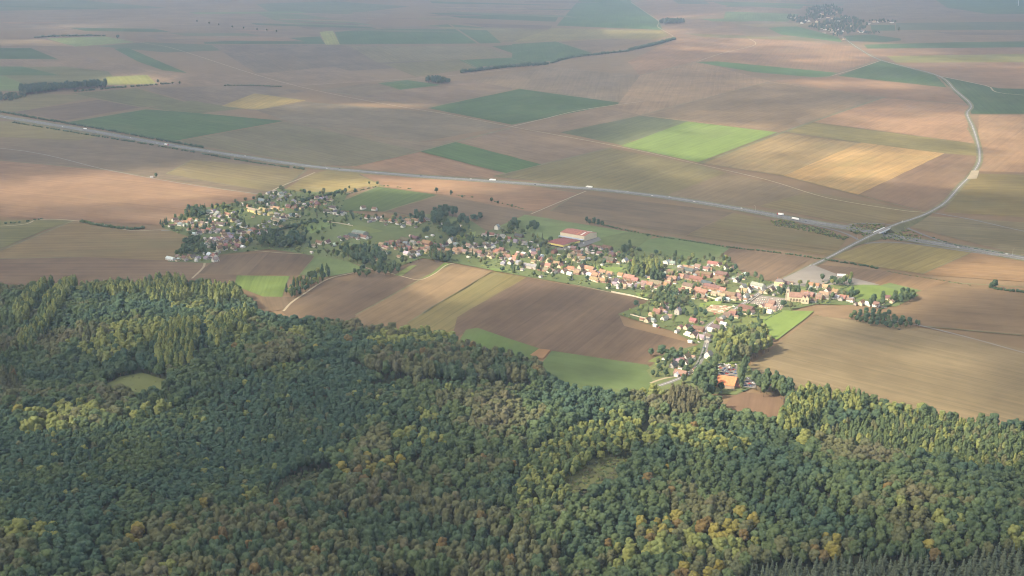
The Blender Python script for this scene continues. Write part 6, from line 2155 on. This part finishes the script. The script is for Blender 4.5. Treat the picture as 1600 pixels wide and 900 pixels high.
scatter_poly([(1230, 30), (1234, 25), (1256, 30), (1262, 38), (1240, 36)], 60, 'broadleaf', 1.1, 1.0, (C_DARK, C_BLUE), fw)
scatter_poly([(1356, 35), (1362, 33), (1398, 33), (1399, 36)], 40, 'broadleaf', 1.0, .9, (C_DARK, C_BLUE), fw)
scatter_poly([(1342, 52), (1360, 50), (1380, 52), (1360, 54)], 30, 'broadleaf', .8, .7, (C_DARK,), fw)
mass('distant_woods', fw, 'distant dark woods and the trees round the far village', 'wood')

# ------------------------------------------------------------------ clouds and haze (last: they need nothing but the sky above)
LIT = [(150, 292, 190, 26, .8), (290, 335, 130, 14, .6), (430, 160, 48, 9, 1), (575, 165, 70, 4, .9), (130, 44, 52, 8, .9), (55, 65, 65, 4, .9), (205, 125, 55, 7, .8), (420, 270, 90, 10, .5),
       (720, 293, 170, 14, .9), (1000, 428, 260, 32, 1), (1150, 470, 150, 36, 1), (1250, 465, 120, 22, 1), (700, 445, 80, 22, .8), (1090, 556, 70, 14, .7), (1430, 568, 150, 30, .5), (1372, 460, 110, 18, 1),
       (1530, 430, 110, 26, .9), (1090, 222, 140, 28, .95), (1330, 255, 190, 30, 1), (1420, 190, 130, 24, .9), (1570, 230, 70, 50, .8), (1240, 75, 180, 14, .9), (1330, 130, 150, 9, .9), (1100, 28, 80, 7, .7), (1000, 46, 70, 5, .9),
       (1500, 95, 120, 11, .7), (1150, 52, 110, 14, .6), (1090, 143, 60, 4, .5), (280, 500, 150, 46, .9), (130, 668, 180, 30, .8), (620, 540, 120, 40, .5), (1300, 640, 220, 46, .8), (920, 650, 200, 50, .6), (580, 715, 70, 20, .6),
       (1060, 830, 130, 60, .3), (1250, 110, 260, 60, .35), (1000, 140, 250, 60, .35), (1450, 230, 210, 110, .25), (700, 250, 300, 60, .25), (1450, 405, 260, 60, .25), (1000, 320, 260, 40, .3), (300, 540, 420, 110, .45), (1150, 690, 420, 90, .45), (600, 720, 600, 130, .28), (60, 480, 160, 40, .8), (340, 560, 120, 40, .7), (1150, 535, 90, 30, .8), (410, 445, 50, 14, .8), (1110, 590, 80, 20, .9), (310, 352, 70, 10, .6), (410, 330, 50, 6, .8), (560, 395, 70, 14, .4), (900, 265, 110, 12, .5), (1220, 390, 90, 16, .4)]


def build_clouds():
    cot = 1 / math.tan(SUN_EL)
    sh = np.array([SUN_DIR.x, SUN_DIR.y]) * CLOUD_Z * cot       # from the ground point to the cloud that shades it
    pats = []
    for (px, py, rx, ry, s) in LIT:
        x, y = G(px, py)
        wx = 1.3 * rx / px_scale(py)
        wy = 1.25 * (G(px, py - ry)[1] - G(px, py + ry)[1]) / 2
        pats.append((x + sh[0], y + sh[1], wx, max(wy, 30), s))
    def seg(a, b, n):
        return np.linspace(a, b, n, endpoint=False)
    xs = np.concatenate([seg(-9000, -4200, 30), seg(-4200, -200, 130), seg(-200, 5000, 40), [5000]])
    ys = np.concatenate([seg(-2600, -200, 24), seg(-200, 2600, 110), seg(2600, 6000, 60), seg(6000, 14000, 60), [14000]])
    X, Y = np.meshgrid(xs, ys)
    w1 = np.array([[mnoise.fractal(Vector((a / 330.0, b / 420.0, 21.0)), 1.0, 2.0, 4) for a in xs] for b in ys])
    w2 = np.array([[mnoise.fractal(Vector((a / 330.0, b / 420.0, 47.0)), 1.0, 2.0, 4) for a in xs] for b in ys])
    lit = np.zeros_like(X)
    for (cx, cy_, wx, wy, s) in pats:
        g = s * np.exp(-(((X - cx) / wx + .55 * w1) ** 2 + ((Y - cy_) / wy + .55 * w2) ** 2) ** 1.2 * 0.7)
        lit = np.maximum(lit, g) + 0.25 * np.minimum(lit, g)
    nz = np.array([[mnoise.fractal(Vector((a / 620.0, b / 800.0, 3.3)), 1.0, 2.0, 5) for a in xs] for b in ys])
    fz = np.array([[mnoise.fractal(Vector((a / 170.0, b / 190.0, 8.3)), 1.0, 2.0, 3) for a in xs] for b in ys])
    th = 70 * (1.0 + 0.6 * nz - 1.15 * lit) + 9 * fz
    th = np.where(th < 2, 0, th)
    base = CLOUD_Z + 6 * nz
    nx, ny = len(xs), len(ys)
    top = np.stack([X.ravel(), Y.ravel(), (base + 0.75 * th).ravel()], 1)
    bot = np.stack([X.ravel(), Y.ravel(), (base - 0.25 * th).ravel()], 1)
    t_ = th.ravel() > 0
    i, j = np.meshgrid(np.arange(nx - 1), np.arange(ny - 1))
    a = (j * nx + i).ravel()
    q = np.stack([a, a + 1, a + nx + 1, a + nx], 1)
    keep = t_[q].any(1)
    q = q[keep]
    # rims: edges used once get a wall
    n = nx * ny
    edges = {}
    for f in q.tolist():
        for k in range(4):
            e = (f[k], f[(k + 1) % 4])
            if (e[1], e[0]) in edges:
                del edges[(e[1], e[0])]
            else:
                edges[e] = 1
    walls = [(u, v + 0, v + n, u + n) for (u, v) in edges if t_[u] or t_[v]]
    faces = np.vstack([q, q[:, ::-1] + n] + ([np.array([(w[1], w[0], w[3], w[2]) for w in walls])] if walls else []))
    # zero-thickness rims share their vertices
    v = np.vstack([top, bot])
    remap = np.arange(2 * n)
    remap[n:][~t_] = np.arange(n)[~t_]
    faces = remap[faces]
    used = np.unique(faces)
    idx = -np.ones(2 * n, int)
    idx[used] = np.arange(len(used))
    m, nt, out = new_mat('cloud_vapour')
    pv = N(nt, 'ShaderNodeVolumePrincipled')
    pv.inputs['Color'].default_value = (1, 1, 1, 1)
    pv.inputs['Density'].default_value = CLOUD_SIGMA
    pv.inputs['Anisotropy'].default_value = 0.5
    L(nt, pv.outputs[0], out.inputs['Volume'])
    me = bpy.data.meshes.new('clouds')
    me.from_pydata(v[used].tolist(), [], [tuple(dict.fromkeys(f)) for f in idx[faces].tolist()])
    me.materials.append(m)
    me.validate()
    me.update()
    o = link(bpy.data.objects.new('clouds', me))
    tag(o, 'broken sheet of white cloud drifting high over the plain', 'cloud', kind='stuff')


build_clouds()

m, nt, out = new_mat('hazy_air')
pv = N(nt, 'ShaderNodeVolumePrincipled')
pv.inputs['Color'].default_value = (*HAZE_COLOR, 1)
pv.inputs['Density'].default_value = HAZE_DENSITY
pv.inputs['Anisotropy'].default_value = 0.0
L(nt, pv.outputs[0], out.inputs['Volume'])
hz = MB()
hz.box(-41000, 41000, -7000, 61000, -25, 530)
tag(hz.build('haze', m), 'pale blue haze lying over the whole countryside', 'haze', kind='stuff')
